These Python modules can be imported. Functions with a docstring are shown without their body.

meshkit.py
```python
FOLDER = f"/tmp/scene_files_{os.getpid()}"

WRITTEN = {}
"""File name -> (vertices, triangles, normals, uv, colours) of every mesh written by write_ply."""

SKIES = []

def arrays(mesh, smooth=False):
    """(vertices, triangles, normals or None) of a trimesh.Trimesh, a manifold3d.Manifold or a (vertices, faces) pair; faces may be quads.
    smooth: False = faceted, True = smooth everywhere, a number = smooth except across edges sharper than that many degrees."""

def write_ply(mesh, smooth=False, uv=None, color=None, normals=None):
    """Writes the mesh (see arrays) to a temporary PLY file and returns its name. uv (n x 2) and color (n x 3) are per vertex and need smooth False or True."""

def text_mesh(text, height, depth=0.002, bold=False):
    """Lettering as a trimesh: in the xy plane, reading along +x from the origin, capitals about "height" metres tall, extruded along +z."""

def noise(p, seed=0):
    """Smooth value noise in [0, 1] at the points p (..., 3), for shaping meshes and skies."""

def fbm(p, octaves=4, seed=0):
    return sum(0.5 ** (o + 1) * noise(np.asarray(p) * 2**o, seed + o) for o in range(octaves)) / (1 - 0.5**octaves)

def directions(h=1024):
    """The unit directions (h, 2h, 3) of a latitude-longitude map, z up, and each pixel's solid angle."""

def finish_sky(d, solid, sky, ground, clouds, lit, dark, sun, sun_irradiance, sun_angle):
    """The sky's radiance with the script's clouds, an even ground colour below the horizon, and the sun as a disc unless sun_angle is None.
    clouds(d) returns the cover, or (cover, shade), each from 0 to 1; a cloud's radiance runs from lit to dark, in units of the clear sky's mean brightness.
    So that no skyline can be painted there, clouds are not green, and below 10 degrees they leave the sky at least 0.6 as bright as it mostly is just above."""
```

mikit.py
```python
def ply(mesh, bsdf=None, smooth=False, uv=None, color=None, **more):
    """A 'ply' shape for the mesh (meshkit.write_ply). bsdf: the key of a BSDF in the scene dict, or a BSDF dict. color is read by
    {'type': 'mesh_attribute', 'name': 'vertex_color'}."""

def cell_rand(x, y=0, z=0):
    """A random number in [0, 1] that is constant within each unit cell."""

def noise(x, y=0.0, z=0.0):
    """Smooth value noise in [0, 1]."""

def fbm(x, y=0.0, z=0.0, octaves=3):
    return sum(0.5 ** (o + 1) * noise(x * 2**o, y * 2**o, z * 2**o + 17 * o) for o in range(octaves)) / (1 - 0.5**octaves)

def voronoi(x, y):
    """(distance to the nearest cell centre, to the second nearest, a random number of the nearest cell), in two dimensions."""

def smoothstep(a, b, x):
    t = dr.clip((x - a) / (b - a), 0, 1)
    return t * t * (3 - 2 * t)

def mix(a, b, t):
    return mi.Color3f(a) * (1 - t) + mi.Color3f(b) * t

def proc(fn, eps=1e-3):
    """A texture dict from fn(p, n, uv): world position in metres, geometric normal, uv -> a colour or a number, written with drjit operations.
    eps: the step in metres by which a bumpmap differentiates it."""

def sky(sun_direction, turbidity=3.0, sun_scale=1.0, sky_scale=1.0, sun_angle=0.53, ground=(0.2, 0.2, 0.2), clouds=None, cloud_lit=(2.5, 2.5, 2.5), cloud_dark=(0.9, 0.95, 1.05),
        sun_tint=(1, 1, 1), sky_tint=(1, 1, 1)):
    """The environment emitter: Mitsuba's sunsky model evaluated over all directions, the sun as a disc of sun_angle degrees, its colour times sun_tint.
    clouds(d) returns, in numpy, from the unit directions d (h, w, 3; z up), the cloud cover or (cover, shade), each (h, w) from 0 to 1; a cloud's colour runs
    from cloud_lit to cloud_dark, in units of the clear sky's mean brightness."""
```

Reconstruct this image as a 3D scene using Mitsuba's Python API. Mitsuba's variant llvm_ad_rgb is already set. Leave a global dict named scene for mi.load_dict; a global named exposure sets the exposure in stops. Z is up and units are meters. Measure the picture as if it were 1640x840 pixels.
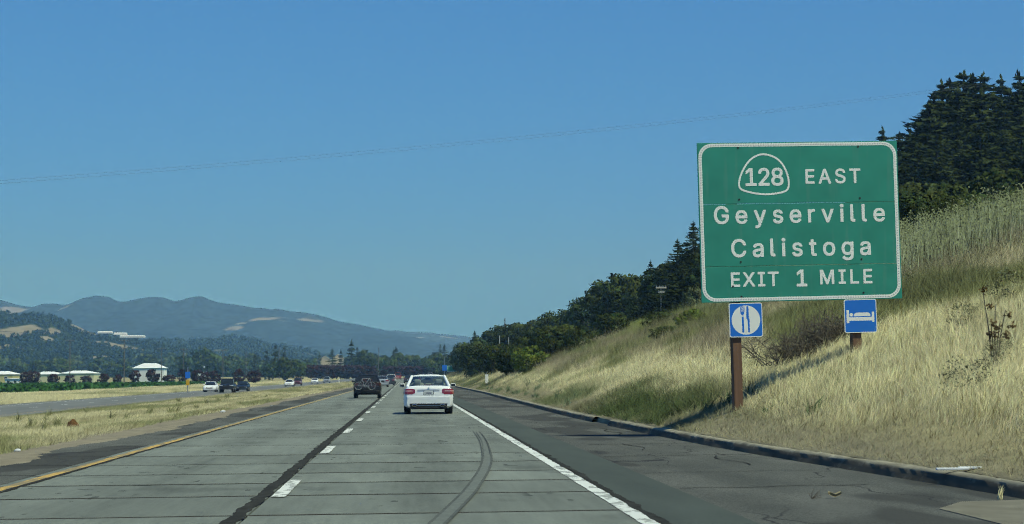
import math, random
import numpy as np, trimesh, mitsuba as mi, mikit, meshkit
import drjit as dr
from scipy.interpolate import PchipInterpolator
from shapely.geometry import Polygon, Point, box as sbox
from shapely import affinity, union_all

scene, labels = {}, {}
T = mi.ScalarTransform4f
RNG = np.random.default_rng(7)

# ------------------------------------------------------------------ camera, sky, exposure
EYE = np.array([0.0, 0.0, 1.42])
FPX = 3500.0                      # focal length in pixels of a 1640-wide frame
YAW, PITCH, ROLL = math.atan(170 / FPX), math.atan(181.5 / FPX), math.radians(0.35)
fwd = np.array([math.sin(YAW) * math.cos(PITCH), math.cos(YAW) * math.cos(PITCH), math.sin(PITCH)])
r0 = np.array([math.cos(YAW), -math.sin(YAW), 0.0])
u0 = np.cross(r0, fwd)
RIGHT = r0 * math.cos(ROLL) - u0 * math.sin(ROLL)
UP = u0 * math.cos(ROLL) + r0 * math.sin(ROLL)
scene['camera'] = {'type': 'perspective', 'fov': math.degrees(2 * math.atan(820 / FPX)), 'fov_axis': 'x', 'near_clip': 0.2, 'far_clip': 30000.0,
                   'to_world': T().look_at(origin=EYE.tolist(), target=(EYE + fwd).tolist(), up=UP.tolist()), 'medium': {'type': 'ref', 'id': 'haze_air'}}
scene['sky'] = mikit.sky((0.50, -0.46, 1.0), turbidity=2.2, sky_tint=(0.28, 0.74, 1.20), sun_tint=(0.90, 1.14, 1.08))
labels['sky'] = {'kind': 'structure'}
exposure = 1.25
scene['haze_air'] = {'type': 'homogeneous', 'albedo': {'type': 'rgb', 'value': [0.90, 0.95, 0.97]}, 'sigma_t': {'type': 'rgb', 'value': [0.6e-4, 1.08e-4, 1.75e-4]}}


# ------------------------------------------------------------------ helpers
def at(px, py, Y):
    """World point at depth Y (metres along the road) measured off the photograph."""
    d = fwd + RIGHT * (px - 820) / FPX + UP * (420 - py) / FPX
    return EYE + d * (Y / d[1])


def on_ground(px, py, near=15.0, far=1500.0):
    """Where the line of sight through a photograph pixel first meets the ground."""
    d = fwd + RIGHT * (px - 820) / FPX + UP * (420 - py) / FPX
    Y = np.geomspace(near, far, 4000)
    P = EYE + d[None] * (Y / d[1])[:, None]
    hit = np.nonzero(P[:, 2] < ground(P[:, 0], P[:, 1]))[0]
    return P[hit[0]] if len(hit) else P[-1]


def numbered(key):
    used = numbered.used
    if key not in used:
        used[key] = 0
        return key
    used[key] += 1
    return f'{key}_{used[key]:03d}'


numbered.used = {}


def tag(key, label=None, cat=None, group=None, kind=None):
    d = {k: v for k, v in dict(label=label, category=cat, group=group, kind=kind).items() if v}
    if d:
        labels.setdefault(key, {}).update(d)
    return key


def thing(name, label, cat, group=None):
    return tag(numbered(name), label, cat, group)


def add(name, mesh, bsdf, parent=None, smooth=False, color=None, normals=None, label=None, cat=None, group=None, kind=None, to_world=None):
    key = numbered((parent + '__' if parent else '') + name)
    if isinstance(mesh, dict):
        d = dict(mesh)
    elif normals is not None:
        d = {'type': 'ply', 'filename': meshkit.write_ply(mesh, False, None, color, normals), 'face_normals': False, 'bsdf': {'type': 'ref', 'id': bsdf}}
    else:
        d = mikit.ply(mesh, bsdf, smooth=smooth, color=color)
    if to_world is not None:
        d['to_world'] = to_world
    scene[key] = d
    tag(key, label, cat, group, kind)
    return key


def cat_(ms):
    return trimesh.util.concatenate([m for m in ms if m is not None])


def bx(c, s, rz=0.0):
    m = trimesh.creation.box(extents=s)
    if rz:
        m.apply_transform(trimesh.transformations.rotation_matrix(rz, [0, 0, 1]))
    m.apply_translation(c)
    return m


def hull(pts):
    return trimesh.PointCloud(np.asarray(pts, float)).convex_hull


def rbox(c, s, r):
    """Box with chamfered edges."""
    sx, sy, sz = (v / 2 for v in s)
    pts = []
    for a in (-1, 1):
        for b in (-1, 1):
            for e in (-1, 1):
                pts += [(a * (sx - r), b * (sy - r), e * sz), (a * sx, b * (sy - r), e * (sz - r)), (a * (sx - r), b * sy, e * (sz - r))]
    m = hull(pts)
    m.apply_translation(c)
    return m


def tube(pts, rad, n=6):
    pts = np.asarray(pts, float)
    rad = np.broadcast_to(np.asarray(rad, float), (len(pts),))
    tan = np.gradient(pts, axis=0)
    tan /= np.linalg.norm(tan, axis=1, keepdims=True) + 1e-12
    ref = np.where(np.abs(tan[:, 2:3]) > 0.9, [[1.0, 0, 0]], [[0, 0, 1.0]])
    a = np.cross(tan, ref)
    a /= np.linalg.norm(a, axis=1, keepdims=True) + 1e-12
    b = np.cross(tan, a)
    th = np.arange(n) * 2 * np.pi / n
    v = pts[:, None] + rad[:, None, None] * (np.cos(th)[None, :, None] * a[:, None] + np.sin(th)[None, :, None] * b[:, None])
    v = v.reshape(-1, 3)
    f = []
    for i in range(len(pts) - 1):
        for j in range(n):
            p, q = i * n + j, i * n + (j + 1) % n
            f += [(p, q, q + n), (p, q + n, p + n)]
    k = len(v)
    v = np.vstack([v, pts[:1], pts[-1:]])
    for j in range(n):
        f += [(k, (j + 1) % n, j), (k + 1, k - n + j, k - n + (j + 1) % n)]
    return trimesh.Trimesh(v, f, process=False)


def grid_mesh(P):
    """Quad sheet from a (rows, cols, 3) array."""
    a, b = P.shape[:2]
    i, j = np.meshgrid(np.arange(a - 1), np.arange(b - 1), indexing='ij')
    q = (i * b + j).ravel()
    f = np.vstack([np.stack([q, q + 1, q + b + 1], 1), np.stack([q, q + b + 1, q + b], 1)])
    return trimesh.Trimesh(P.reshape(-1, 3), f, process=False)


def xform(m, M):
    m = m.copy()
    m.apply_transform(M)
    return m


RX = trimesh.transformations.rotation_matrix

# ------------------------------------------------------------------ materials
VC = {'type': 'mesh_attribute', 'name': 'vertex_color'}


def mat(key, color, rough=0.5, spec=0.5, metal=0.0, coat=0.0, bump=None, two=True, **kw):
    base = {'type': 'rgb', 'value': list(color)} if not isinstance(color, dict) else color
    b = {'type': 'principled', 'base_color': base, 'roughness': rough, 'specular': spec, 'metallic': metal, **kw}
    if coat:
        b |= {'clearcoat': coat, 'clearcoat_gloss': 0.95}
    if bump is not None:
        b = {'type': 'bumpmap', 'arbitrary': bump[0], 'scale': bump[1], 'bsdf': b}
    scene[key] = {'type': 'twosided', 'bsdf': b} if two else b
    return key


def diffuse(key, color):
    base = {'type': 'rgb', 'value': list(color)} if not isinstance(color, dict) else color
    scene[key] = {'type': 'twosided', 'bsdf': {'type': 'diffuse', 'reflectance': base}}
    return key


N, FB, SS, MIX = mikit.noise, mikit.fbm, mikit.smoothstep, mikit.mix

diffuse('leaf', VC)
diffuse('grass_blade', VC)


def concrete(tone):
    def fn(p, n, uv):
        g = FB(p.x * 2.1, p.y * 0.35, 3.0, 4)
        fine = N(p.x * 55, p.y * 30, 1.0)
        tine = FB(p.x * 14, p.y * 0.6, 7.0, 2)
        track = dr.exp(-dr.square((p.x + 3.4) / 0.5)) + dr.exp(-dr.square((p.x - 0.35) / 0.45))
        wheel = dr.exp(-dr.square((dr.abs(p.x - 0.35) - 0.95) / 0.32)) + dr.exp(-dr.square((dr.abs(p.x + 3.4) - 0.95) / 0.32))
        wear = FB(p.x * 3, p.y * 0.12, 9.0, 2)
        k = 0.70 + 0.36 * g + 0.14 * (fine - 0.5) + 0.16 * (tine - 0.5) - 0.20 * track * wear + 0.07 * wheel
        blot = SS(0.66, 0.80, FB(p.x * 0.9, p.y * 0.5, 5.0, 3))
        spot = SS(0.86, 0.92, N(p.x * 7, p.y * 2.2, 6.0)) * SS(0.5, 0.7, N(p.x * 1.1, p.y * 0.4, 8.0))
        c = mi.Color3f(0.137, 0.150, 0.134) * tone * k
        c = MIX(c, c * 0.78, blot)
        return MIX(c, c * 0.5, spot)
    return mikit.proc(fn)


for i, t in enumerate((0.91, 1.0, 1.08)):
    mat(f'concrete_{i}', concrete(t), 0.85, 0.3)


def asphalt_old(p, n, uv):
    g = FB(p.x * 1.3, p.y * 0.28, 1.0, 4)
    fine = N(p.x * 60, p.y * 35, 4.0)
    d1, d2, _ = mikit.voronoi(p.x * 0.55 + 0.5 * FB(p.x * 2, p.y, 0.0, 2), p.y * 0.13)
    crack = 1 - SS(0.0, 0.035, d2 - d1)
    crack = crack * SS(0.45, 0.6, FB(p.x * 0.5, p.y * 0.1, 8.0, 2))
    patch = SS(0.52, 0.60, FB(p.x * 0.7 + 7, p.y * 0.16, 2.0, 3))
    c = MIX((0.040, 0.042, 0.038), (0.084, 0.085, 0.077), g * 1.2) * (0.7 + 0.6 * fine)
    c = MIX(c, (0.034, 0.034, 0.031), patch * 0.8)
    return MIX(c, (0.025, 0.025, 0.025), crack)


def asphalt_new(p, n, uv):
    g = FB(p.x * 2.0, p.y * 0.3, 1.0, 3)
    return mi.Color3f(0.050, 0.059, 0.052) * (0.82 + 0.3 * g + 0.12 * (N(p.x * 60, p.y * 30, 2.0) - 0.5))


mat('asphalt_old', mikit.proc(asphalt_old), 0.9, 0.25)
mat('asphalt_new', mikit.proc(asphalt_new), 0.85, 0.3)
mat('asphalt_far', mikit.proc(lambda p, n, uv: mi.Color3f(0.105, 0.110, 0.110) * (0.8 + 0.4 * FB(p.x * 0.9, p.y * 0.08, 2.0, 3))), 0.9, 0.2)
mat('tar', mikit.proc(lambda p, n, uv: mi.Color3f(0.026, 0.0265, 0.025) * (0.6 + 0.8 * FB(p.x * 8, p.y * 3, 0.0, 3))), 0.95, 0.08)
mat('joint_tar', mikit.proc(lambda p, n, uv: mi.Color3f(0.050, 0.047, 0.042) * (0.6 + 0.9 * FB(p.x * 2.2, p.y * 5, 0.0, 3))), 0.95, 0.1)
mat('paint_line', mikit.proc(lambda p, n, uv: MIX((0.54, 0.55, 0.52), (0.26, 0.27, 0.25), SS(0.50, 0.68, FB(p.x * 9, p.y * 3.0, 0.0, 3)))), 0.7, 0.3)
mat('paint_yellow', mikit.proc(lambda p, n, uv: MIX((0.38, 0.25, 0.08), (0.20, 0.16, 0.09), SS(0.42, 0.62, FB(p.x * 8, p.y * 1.5, 0.0, 3)))), 0.75, 0.3)
mat('rubber_mark', mikit.proc(lambda p, n, uv: mi.Color3f(0.108, 0.117, 0.105) * (0.8 + 0.4 * FB(p.x * 20, p.y * 6, 0.0, 3))), 0.8, 0.3)
mat('rubber_edge', mikit.proc(lambda p, n, uv: mi.Color3f(0.068, 0.073, 0.066) * (0.75 + 0.5 * FB(p.x * 20, p.y * 5, 0.0, 3))), 0.8, 0.3)


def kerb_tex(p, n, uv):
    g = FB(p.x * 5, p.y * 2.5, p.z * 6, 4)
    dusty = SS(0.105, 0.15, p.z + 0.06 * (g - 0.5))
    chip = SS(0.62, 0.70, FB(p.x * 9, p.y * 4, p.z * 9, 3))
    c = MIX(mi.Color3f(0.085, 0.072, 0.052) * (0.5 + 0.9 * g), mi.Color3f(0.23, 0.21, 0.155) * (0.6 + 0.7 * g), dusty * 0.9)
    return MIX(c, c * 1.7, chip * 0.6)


mat('apron_mat', mikit.proc(lambda p, n, uv: MIX((0.10, 0.092, 0.072), (0.17, 0.16, 0.13), FB(p.x * 3, p.y * 2, 0.0, 4))), 0.95, 0.1)
mat('kerb_mat', mikit.proc(kerb_tex), 0.9, 0.2)


def xc_dr(y):
    q = dr.clip(y - 450, 0, 1000)
    return 5e-5 * q * q


def ground_tex(p, n, uv):
    u = p.x - xc_dr(p.y)
    g = FB(p.x * 0.35, p.y * 0.12, 1.0, 4)
    f = FB(p.x * 3.1, p.y * 1.4, 2.0, 3)
    straw = MIX((0.24, 0.205, 0.11), (0.36, 0.31, 0.165), f)
    olive = MIX((0.10, 0.115, 0.045), (0.17, 0.17, 0.07), f)
    dirt = MIX((0.115, 0.100, 0.074), (0.20, 0.175, 0.13), f)
    c = MIX(straw, olive, SS(0.5, 0.66, g) * 0.75)
    # bare shoulder dirt on the median side
    e = u + 1.3 * (FB(p.x * 0.8, p.y * 0.25, 4.0, 3) - 0.5)
    c = dr.select(u < 0, MIX(c, dirt, SS(-9.4, -8.2, e)), c)
    # farmland beyond the verge
    field = MIX((0.035, 0.085, 0.024), (0.07, 0.13, 0.04), FB(p.x * 0.05, p.y * 0.02, 6.0, 3))
    far = MIX(field, (0.19, 0.17, 0.09), SS(0.60, 0.70, FB(p.x * 0.004, p.y * 0.003, 3.0, 3)))
    c = dr.select(u < -40, MIX(c, far, SS(-52, -55, u)), c)
    # leaf litter and bare earth under the wood on the hill
    wood = MIX((0.045, 0.045, 0.022), (0.09, 0.08, 0.045), f)
    c = dr.select(u > 20, MIX(c, wood, SS(30, 40, u)), c)
    c = dr.select((u > 0) & (u < 9), MIX(c, MIX((0.14, 0.12, 0.08), (0.25, 0.22, 0.14), f), SS(8.2, 7.0, u)), c)
    return c


mat('ground_mat', mikit.proc(ground_tex), 0.95, 0.1)


def sign_green(p, n, uv):
    streak = SS(0.55, 0.85, FB(p.x * 9, 0.0, p.z * 0.7, 3))
    g = FB(p.x * 2, 1.0, p.z * 2, 3)
    return MIX(mi.Color3f(0.030, 0.25, 0.185) * (0.86 + 0.28 * g), (0.075, 0.26, 0.20), streak * 0.45)


mat('sign_green', mikit.proc(sign_green), 0.45, 0.4)
mat('sign_white', (0.82, 0.82, 0.79), 0.5, 0.4)
mat('sign_button', (0.58, 0.59, 0.57), 0.3, 0.6)
mat('sign_blue', (0.018, 0.16, 0.62), 0.4, 0.45)
mat('sign_back', (0.32, 0.33, 0.33), 0.5, 0.5, 0.6)


def wood_post(p, n, uv):
    g = FB(p.x * 22, p.y * 22, p.z * 0.9, 4)
    return MIX((0.10, 0.055, 0.036), (0.22, 0.125, 0.082), g)


mat('post_wood', mikit.proc(wood_post), 0.85, 0.2)
mat('pole_wood', mikit.proc(lambda p, n, uv: MIX((0.085, 0.072, 0.058), (0.20, 0.175, 0.14), FB(p.x * 9, p.y * 9, p.z * 0.4, 3))), 0.9, 0.2)
mat('pole_pale', (0.45, 0.43, 0.38), 0.9, 0.2)
mat('bark', mikit.proc(lambda p, n, uv: MIX((0.04, 0.033, 0.026), (0.11, 0.095, 0.075), FB(p.x * 5, p.y * 5, p.z * 1.2, 3))), 0.95, 0.1)
mat('dry_stick', (0.15, 0.13, 0.105), 0.9, 0.1)
mat('metal_grey', (0.38, 0.39, 0.40), 0.45, 0.5, 0.7)
mat('insulator', (0.30, 0.33, 0.34), 0.3, 0.5)
mat('wire_mat', (0.16, 0.17, 0.18), 0.6, 0.3)
mat('car_white', (0.78, 0.79, 0.78), 0.35, 0.5, 0.0, 1.0)
mat('car_black', (0.008, 0.010, 0.014), 0.3, 0.5, 0.0, 1.0)
mat('car_graphite', (0.050, 0.054, 0.060), 0.35, 0.5, 0.3, 1.0)
mat('car_silver', (0.45, 0.46, 0.47), 0.35, 0.5, 0.5, 1.0)
mat('car_red', (0.33, 0.045, 0.03), 0.35, 0.5, 0.0, 1.0)
mat('car_maroon', (0.10, 0.022, 0.026), 0.35, 0.5, 0.0, 1.0)
mat('trim_black', (0.018, 0.018, 0.019), 0.55, 0.4)
mat('tyre', (0.020, 0.020, 0.020), 0.8, 0.3)
mat('rim', (0.36, 0.37, 0.38), 0.35, 0.5, 0.8)
mat('chrome', (0.62, 0.63, 0.64), 0.15, 0.5, 1.0)
mat('tail_red', (0.26, 0.020, 0.035), 0.15, 0.6, 0.0, 1.0)
mat('tail_dark', (0.07, 0.012, 0.014), 0.2, 0.5, 0.0, 1.0)
mat('tail_clear', (0.60, 0.36, 0.36), 0.15, 0.6, 0.0, 1.0)
mat('head_lamp', (0.62, 0.64, 0.66), 0.12, 0.6, 0.2, 1.0)
mat('glass_dark', (0.018, 0.022, 0.024), 0.08, 0.6)
mat('plate', (0.62, 0.64, 0.64), 0.5, 0.4)
mat('plate_ink', (0.05, 0.06, 0.13), 0.5, 0.4)
mat('seat_tan', (0.50, 0.47, 0.38), 0.8, 0.2)
mat('cabin_dark', (0.03, 0.03, 0.03), 0.8, 0.2)
scene['clear_glass'] = {'type': 'thindielectric', 'specular_transmittance': {'type': 'rgb', 'value': [0.68, 0.76, 0.73]}}
mat('wall_cream', mikit.proc(lambda p, n, uv: mi.Color3f(0.60, 0.56, 0.34) * (0.9 + 0.15 * FB(p.x, p.y, p.z, 2))), 0.85, 0.2)
mat('wall_white', (0.74, 0.73, 0.70), 0.8, 0.2)
mat('wall_yellow', (0.50, 0.46, 0.20), 0.8, 0.2)
mat('wall_tan', (0.50, 0.43, 0.30), 0.8, 0.2)
mat('roof_white', (0.74, 0.74, 0.72), 0.6, 0.3)
mat('roof_tan', (0.46, 0.40, 0.29), 0.8, 0.2)
mat('box_yellow', (0.62, 0.36, 0.02), 0.5, 0.4)
mat('plastic_scrap', (0.68, 0.69, 0.70), 0.7, 0.3)
mat('clod', mikit.proc(lambda p, n, uv: MIX((0.07, 0.035, 0.015), (0.20, 0.105, 0.04), FB(p.x * 30, p.y * 30, p.z * 30, 3))), 0.95, 0.1)


# ------------------------------------------------------------------ lie of the land
KERB = PchipInterpolator([-200, 10, 25, 43, 60, 77, 120, 180, 400, 9000], [7.7, 7.6, 7.05, 6.15, 5.80, 5.66, 5.85, 6.2, 6.2, 6.2])
HSCALE = PchipInterpolator([-400, 120, 230, 326, 472, 630, 900, 1500, 2200, 9500], [1.0, 1.0, 0.95, 0.78, 0.60, 0.48, 0.30, 0.10, 0.0, 0.0])
TREELINE = PchipInterpolator([-400, 350, 650, 9000], [27.0, 27.0, 17.0, 17.0])


def xc(y):
    q = np.clip(np.asarray(y, float) - 450, 0, 1000)
    return 5e-5 * q * q


def zr(y):
    q = np.clip(np.asarray(y, float) - 380, 0, 700)
    return 4.5e-6 * q * q


def ground(x, y):
    x, y = np.asarray(x, float), np.asarray(y, float)
    u = x - xc(y)
    d = u - KERB(y)
    p3 = np.stack([x * 0.12, y * 0.06, 0 * x], -1)
    und = meshkit.fbm(p3, 3, 5) - 0.5
    p4 = np.stack([x * 0.7, y * 0.4, 0 * x], -1)
    fine = meshkit.noise(p4, 9) - 0.5
    dd = np.clip(d, 0, None)
    hz = 0.11 + HSCALE(y) * (0.30 * np.minimum(dd, 1.5) + 0.42 * np.clip(dd - 1.5, 0, 4.5) + 0.34 * np.clip(dd - 6, 0, 14.5) + 0.25 * np.clip(dd - 20.5, 0, 170))
    hz = hz + np.clip(dd / 8, 0, 1) * 1.1 * und + np.clip(dd / 1.5, 0, 1) * 0.12 * fine
    med = np.interp(u, [-2000, -60, -34, -32, -21.4, -20, -13, -7.0, -6.6], [-0.9, -0.75, -0.58, -0.74, -0.74, -0.60, -0.42, -0.04, -0.09])
    med = med + np.where((u < -7.5) & (u > -19.5) | (u < -35), 0.16 * und + 0.05 * fine, 0)
    flat = np.full_like(x, -0.09)
    z = np.where(d > 0, hz, np.where(u > -6.6, flat, med))
    return z + zr(y) * np.interp(np.abs(u), [0, 300, 1500], [1, 1, 0])


ys = np.unique(np.concatenate([np.arange(-120, 10, 10), np.arange(10, 130, 1.0), np.arange(130, 400, 3.0), np.arange(400, 1200, 10.0), np.geomspace(1200, 9600, 40)]))
left = np.concatenate([-np.geomspace(8500, 60, 34), np.arange(-57, -35, 2.2), [-34, -33, -32, -31, -27, -23, -21.4, -20], np.arange(-19, -8, 1.0), [-7.5, -7.0, -6.6, -3, 0, 3]])
offs = np.concatenate([[-0.4, 0.0, 0.06, 0.25, 0.5, 0.9, 1.3, 1.7], np.arange(2.2, 24, 0.6), np.geomspace(25, 190, 22), np.geomspace(230, 8500, 14)])
Yg = np.repeat(ys[:, None], len(left) + len(offs), 1)
Xg = np.concatenate([np.repeat(left[None], len(ys), 0), KERB(ys)[:, None] + offs[None]], 1) + xc(ys)[:, None]
add('ground', grid_mesh(np.stack([Xg, Yg, ground(Xg, Yg)], -1)), 'ground_mat', smooth=True, kind='structure')


# ------------------------------------------------------------------ pavements
def strip(ua, ub, y0, y1, z, step=2.0, base=0.0, rag=0.0, seed=0, skew=0.0, thick=0.0):
    """Sheet between two edges (numbers or functions of y), following the road's curve; rag wanders the edges."""
    yy = np.linspace(y0, y1, max(2, int(math.ceil((y1 - y0) / step)) + 1))
    A = np.broadcast_to(ua(yy) if callable(ua) else ua, yy.shape).astype(float)
    B = np.broadcast_to(ub(yy) if callable(ub) else ub, yy.shape).astype(float)
    if rag:
        w = lambda s: (meshkit.fbm(np.stack([yy * 1.9, yy * 0 + s, yy * 0], -1), 3, seed) - 0.5) * 2 * rag
        A, B = A + w(1.3), B + w(8.7)
    cols = np.stack([A, (A + B) / 2, B], 1)
    Y = yy[:, None] + skew * (cols - cols.mean())
    X = cols + xc(Y)
    return grid_mesh(np.stack([X, Y, base + z + zr(Y)], -1))


LANE_L, LANE_M, LANE_R = -5.42, -1.63, 2.42
SKEW = 0.30
road = 'road'
add('road', strip(LANE_L - 0.02, LANE_R + 0.02, 8, 152, -0.035, 2.0), 'joint_tar', kind='structure')
joints = [10.9, 14.6, 18.7, 22.6, 26.3, 29.4, 32.4, 36.0, 40.0, 45.6, 51.7, 55.4, 59.4, 64.9, 70.7, 74.4, 78.4, 83.9, 89.7, 93.4, 97.4, 102.9, 108.7, 112.4, 116.4, 121.9, 127.7, 131.4, 135.4, 140.9, 146.7]
slab_rng = random.Random(4)


def slab(ua, ub, ya, yb, gap=0.012):
    pts = []
    c = (LANE_L + LANE_R) / 2
    for u, s in ((ua, 1), (ub, -1)):
        uu = u + s * gap
        for y, t in ((ya, 1), (yb, -1)):
            pts.append((uu, y + t * gap + SKEW * 0.33 * (uu - c) * 1.0))
    v = [(x, y, z) for z in (-0.034, 0.0) for x, y in pts]
    f = [(4, 6, 7), (4, 7, 5), (0, 4, 5), (0, 5, 1), (2, 3, 7), (2, 7, 6), (0, 2, 6), (0, 6, 4), (1, 5, 7), (1, 7, 3)]
    m = trimesh.Trimesh(v, f, process=False)
    return m


for ya, yb in zip(joints[:-1], joints[1:]):
    for ua, ub in ((LANE_L, LANE_M), (LANE_M, LANE_R)):
        add('slab', slab(ua, ub, ya, yb), f'concrete_{slab_rng.randrange(3)}', 'road')
for k, y in enumerate(joints[1:-1]):
    # tar sealed over the joint: a slightly wandering band, broken here and there
    for ua, ub in ((LANE_L, LANE_M), (LANE_M, LANE_R)):
        n = 26
        uu = np.linspace(ua, ub, n)
        c = (LANE_L + LANE_R) / 2
        yc = y + SKEW * 0.33 * (uu - c) + 0.05 * (meshkit.fbm(np.stack([uu * 1.1, uu * 0 + y, uu * 0], -1), 3, 3) - 0.5)
        wd = 0.030 + 0.05 * meshkit.fbm(np.stack([uu * 0.9, uu * 0 + y * 3, uu * 0 + 4], -1), 3, 8) * slab_rng.uniform(0.5, 1.3)
        P = np.stack([np.stack([uu, yc - wd, uu * 0 + 0.004], -1), np.stack([uu, yc + wd, uu * 0 + 0.004], -1)], 0)
        add('joint_seal', grid_mesh(P), 'joint_tar', 'road')
# beyond the slabs that can be told apart the concrete runs on as one sheet
add('far_pavement', strip(LANE_L, LANE_R, 146.9, 1700, -0.001, 8.0), 'concrete_1', 'road')
add('near_pavement', strip(LANE_L, LANE_R, -60, 10.8, -0.001, 4.0), 'concrete_1', 'road')
add('centre_seam', strip(-1.80, -1.635, 8, 240, 0.008, 0.13, rag=0.062, seed=3), 'tar', 'road', label='ragged black tar seam running between the two lanes')
add('centre_seam_far', strip(-1.80, -1.66, 240, 900, 0.008, 4), 'tar', 'road')
dash0 = 28.0 - 14.5
for k in range(26):
    y = dash0 + 14.5 * k
    if y > 380:
        break
    add('lane_dash', strip(-1.60, -1.43, y - 2.1, y + 2.1, 0.012, 0.1, rag=0.008 if y < 100 else 0, seed=20 + k), 'paint_line', 'road')
add('far_lane_dashes', cat_([strip(-1.60, -1.43, y - 2.1, y + 2.1, 0.012, 2) for y in np.arange(dash0 + 14.5 * 26, 900, 14.5)]), 'paint_line', 'road', kind='stuff')
add('edge_line', strip(2.23, 2.40, -40, 160, 0.008, 0.15, rag=0.014, seed=41), 'paint_line', 'road', label='white line along the right edge of the lane')
add('edge_line_far', strip(2.23, 2.40, 160, 1400, 0.008, 6), 'paint_line', 'road')
add('edge_seam', strip(2.40, lambda y: 2.50 + 0.0 * y, 8, 110, 0.010, 0.13, rag=0.075, seed=51), 'tar', 'road')
add('yellow_line', strip(-5.26, -5.10, -40, 220, 0.008, 0.2, rag=0.015, seed=61), 'paint_yellow', 'road', label='worn yellow line along the median edge of the road')
add('yellow_line_far', strip(-5.26, -5.10, 220, 1400, 0.008, 6), 'paint_yellow', 'road')
add('yellow_seam', strip(-5.09, -5.02, 8, 120, 0.006, 0.15, rag=0.05, seed=66), 'tar', 'road')
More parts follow.
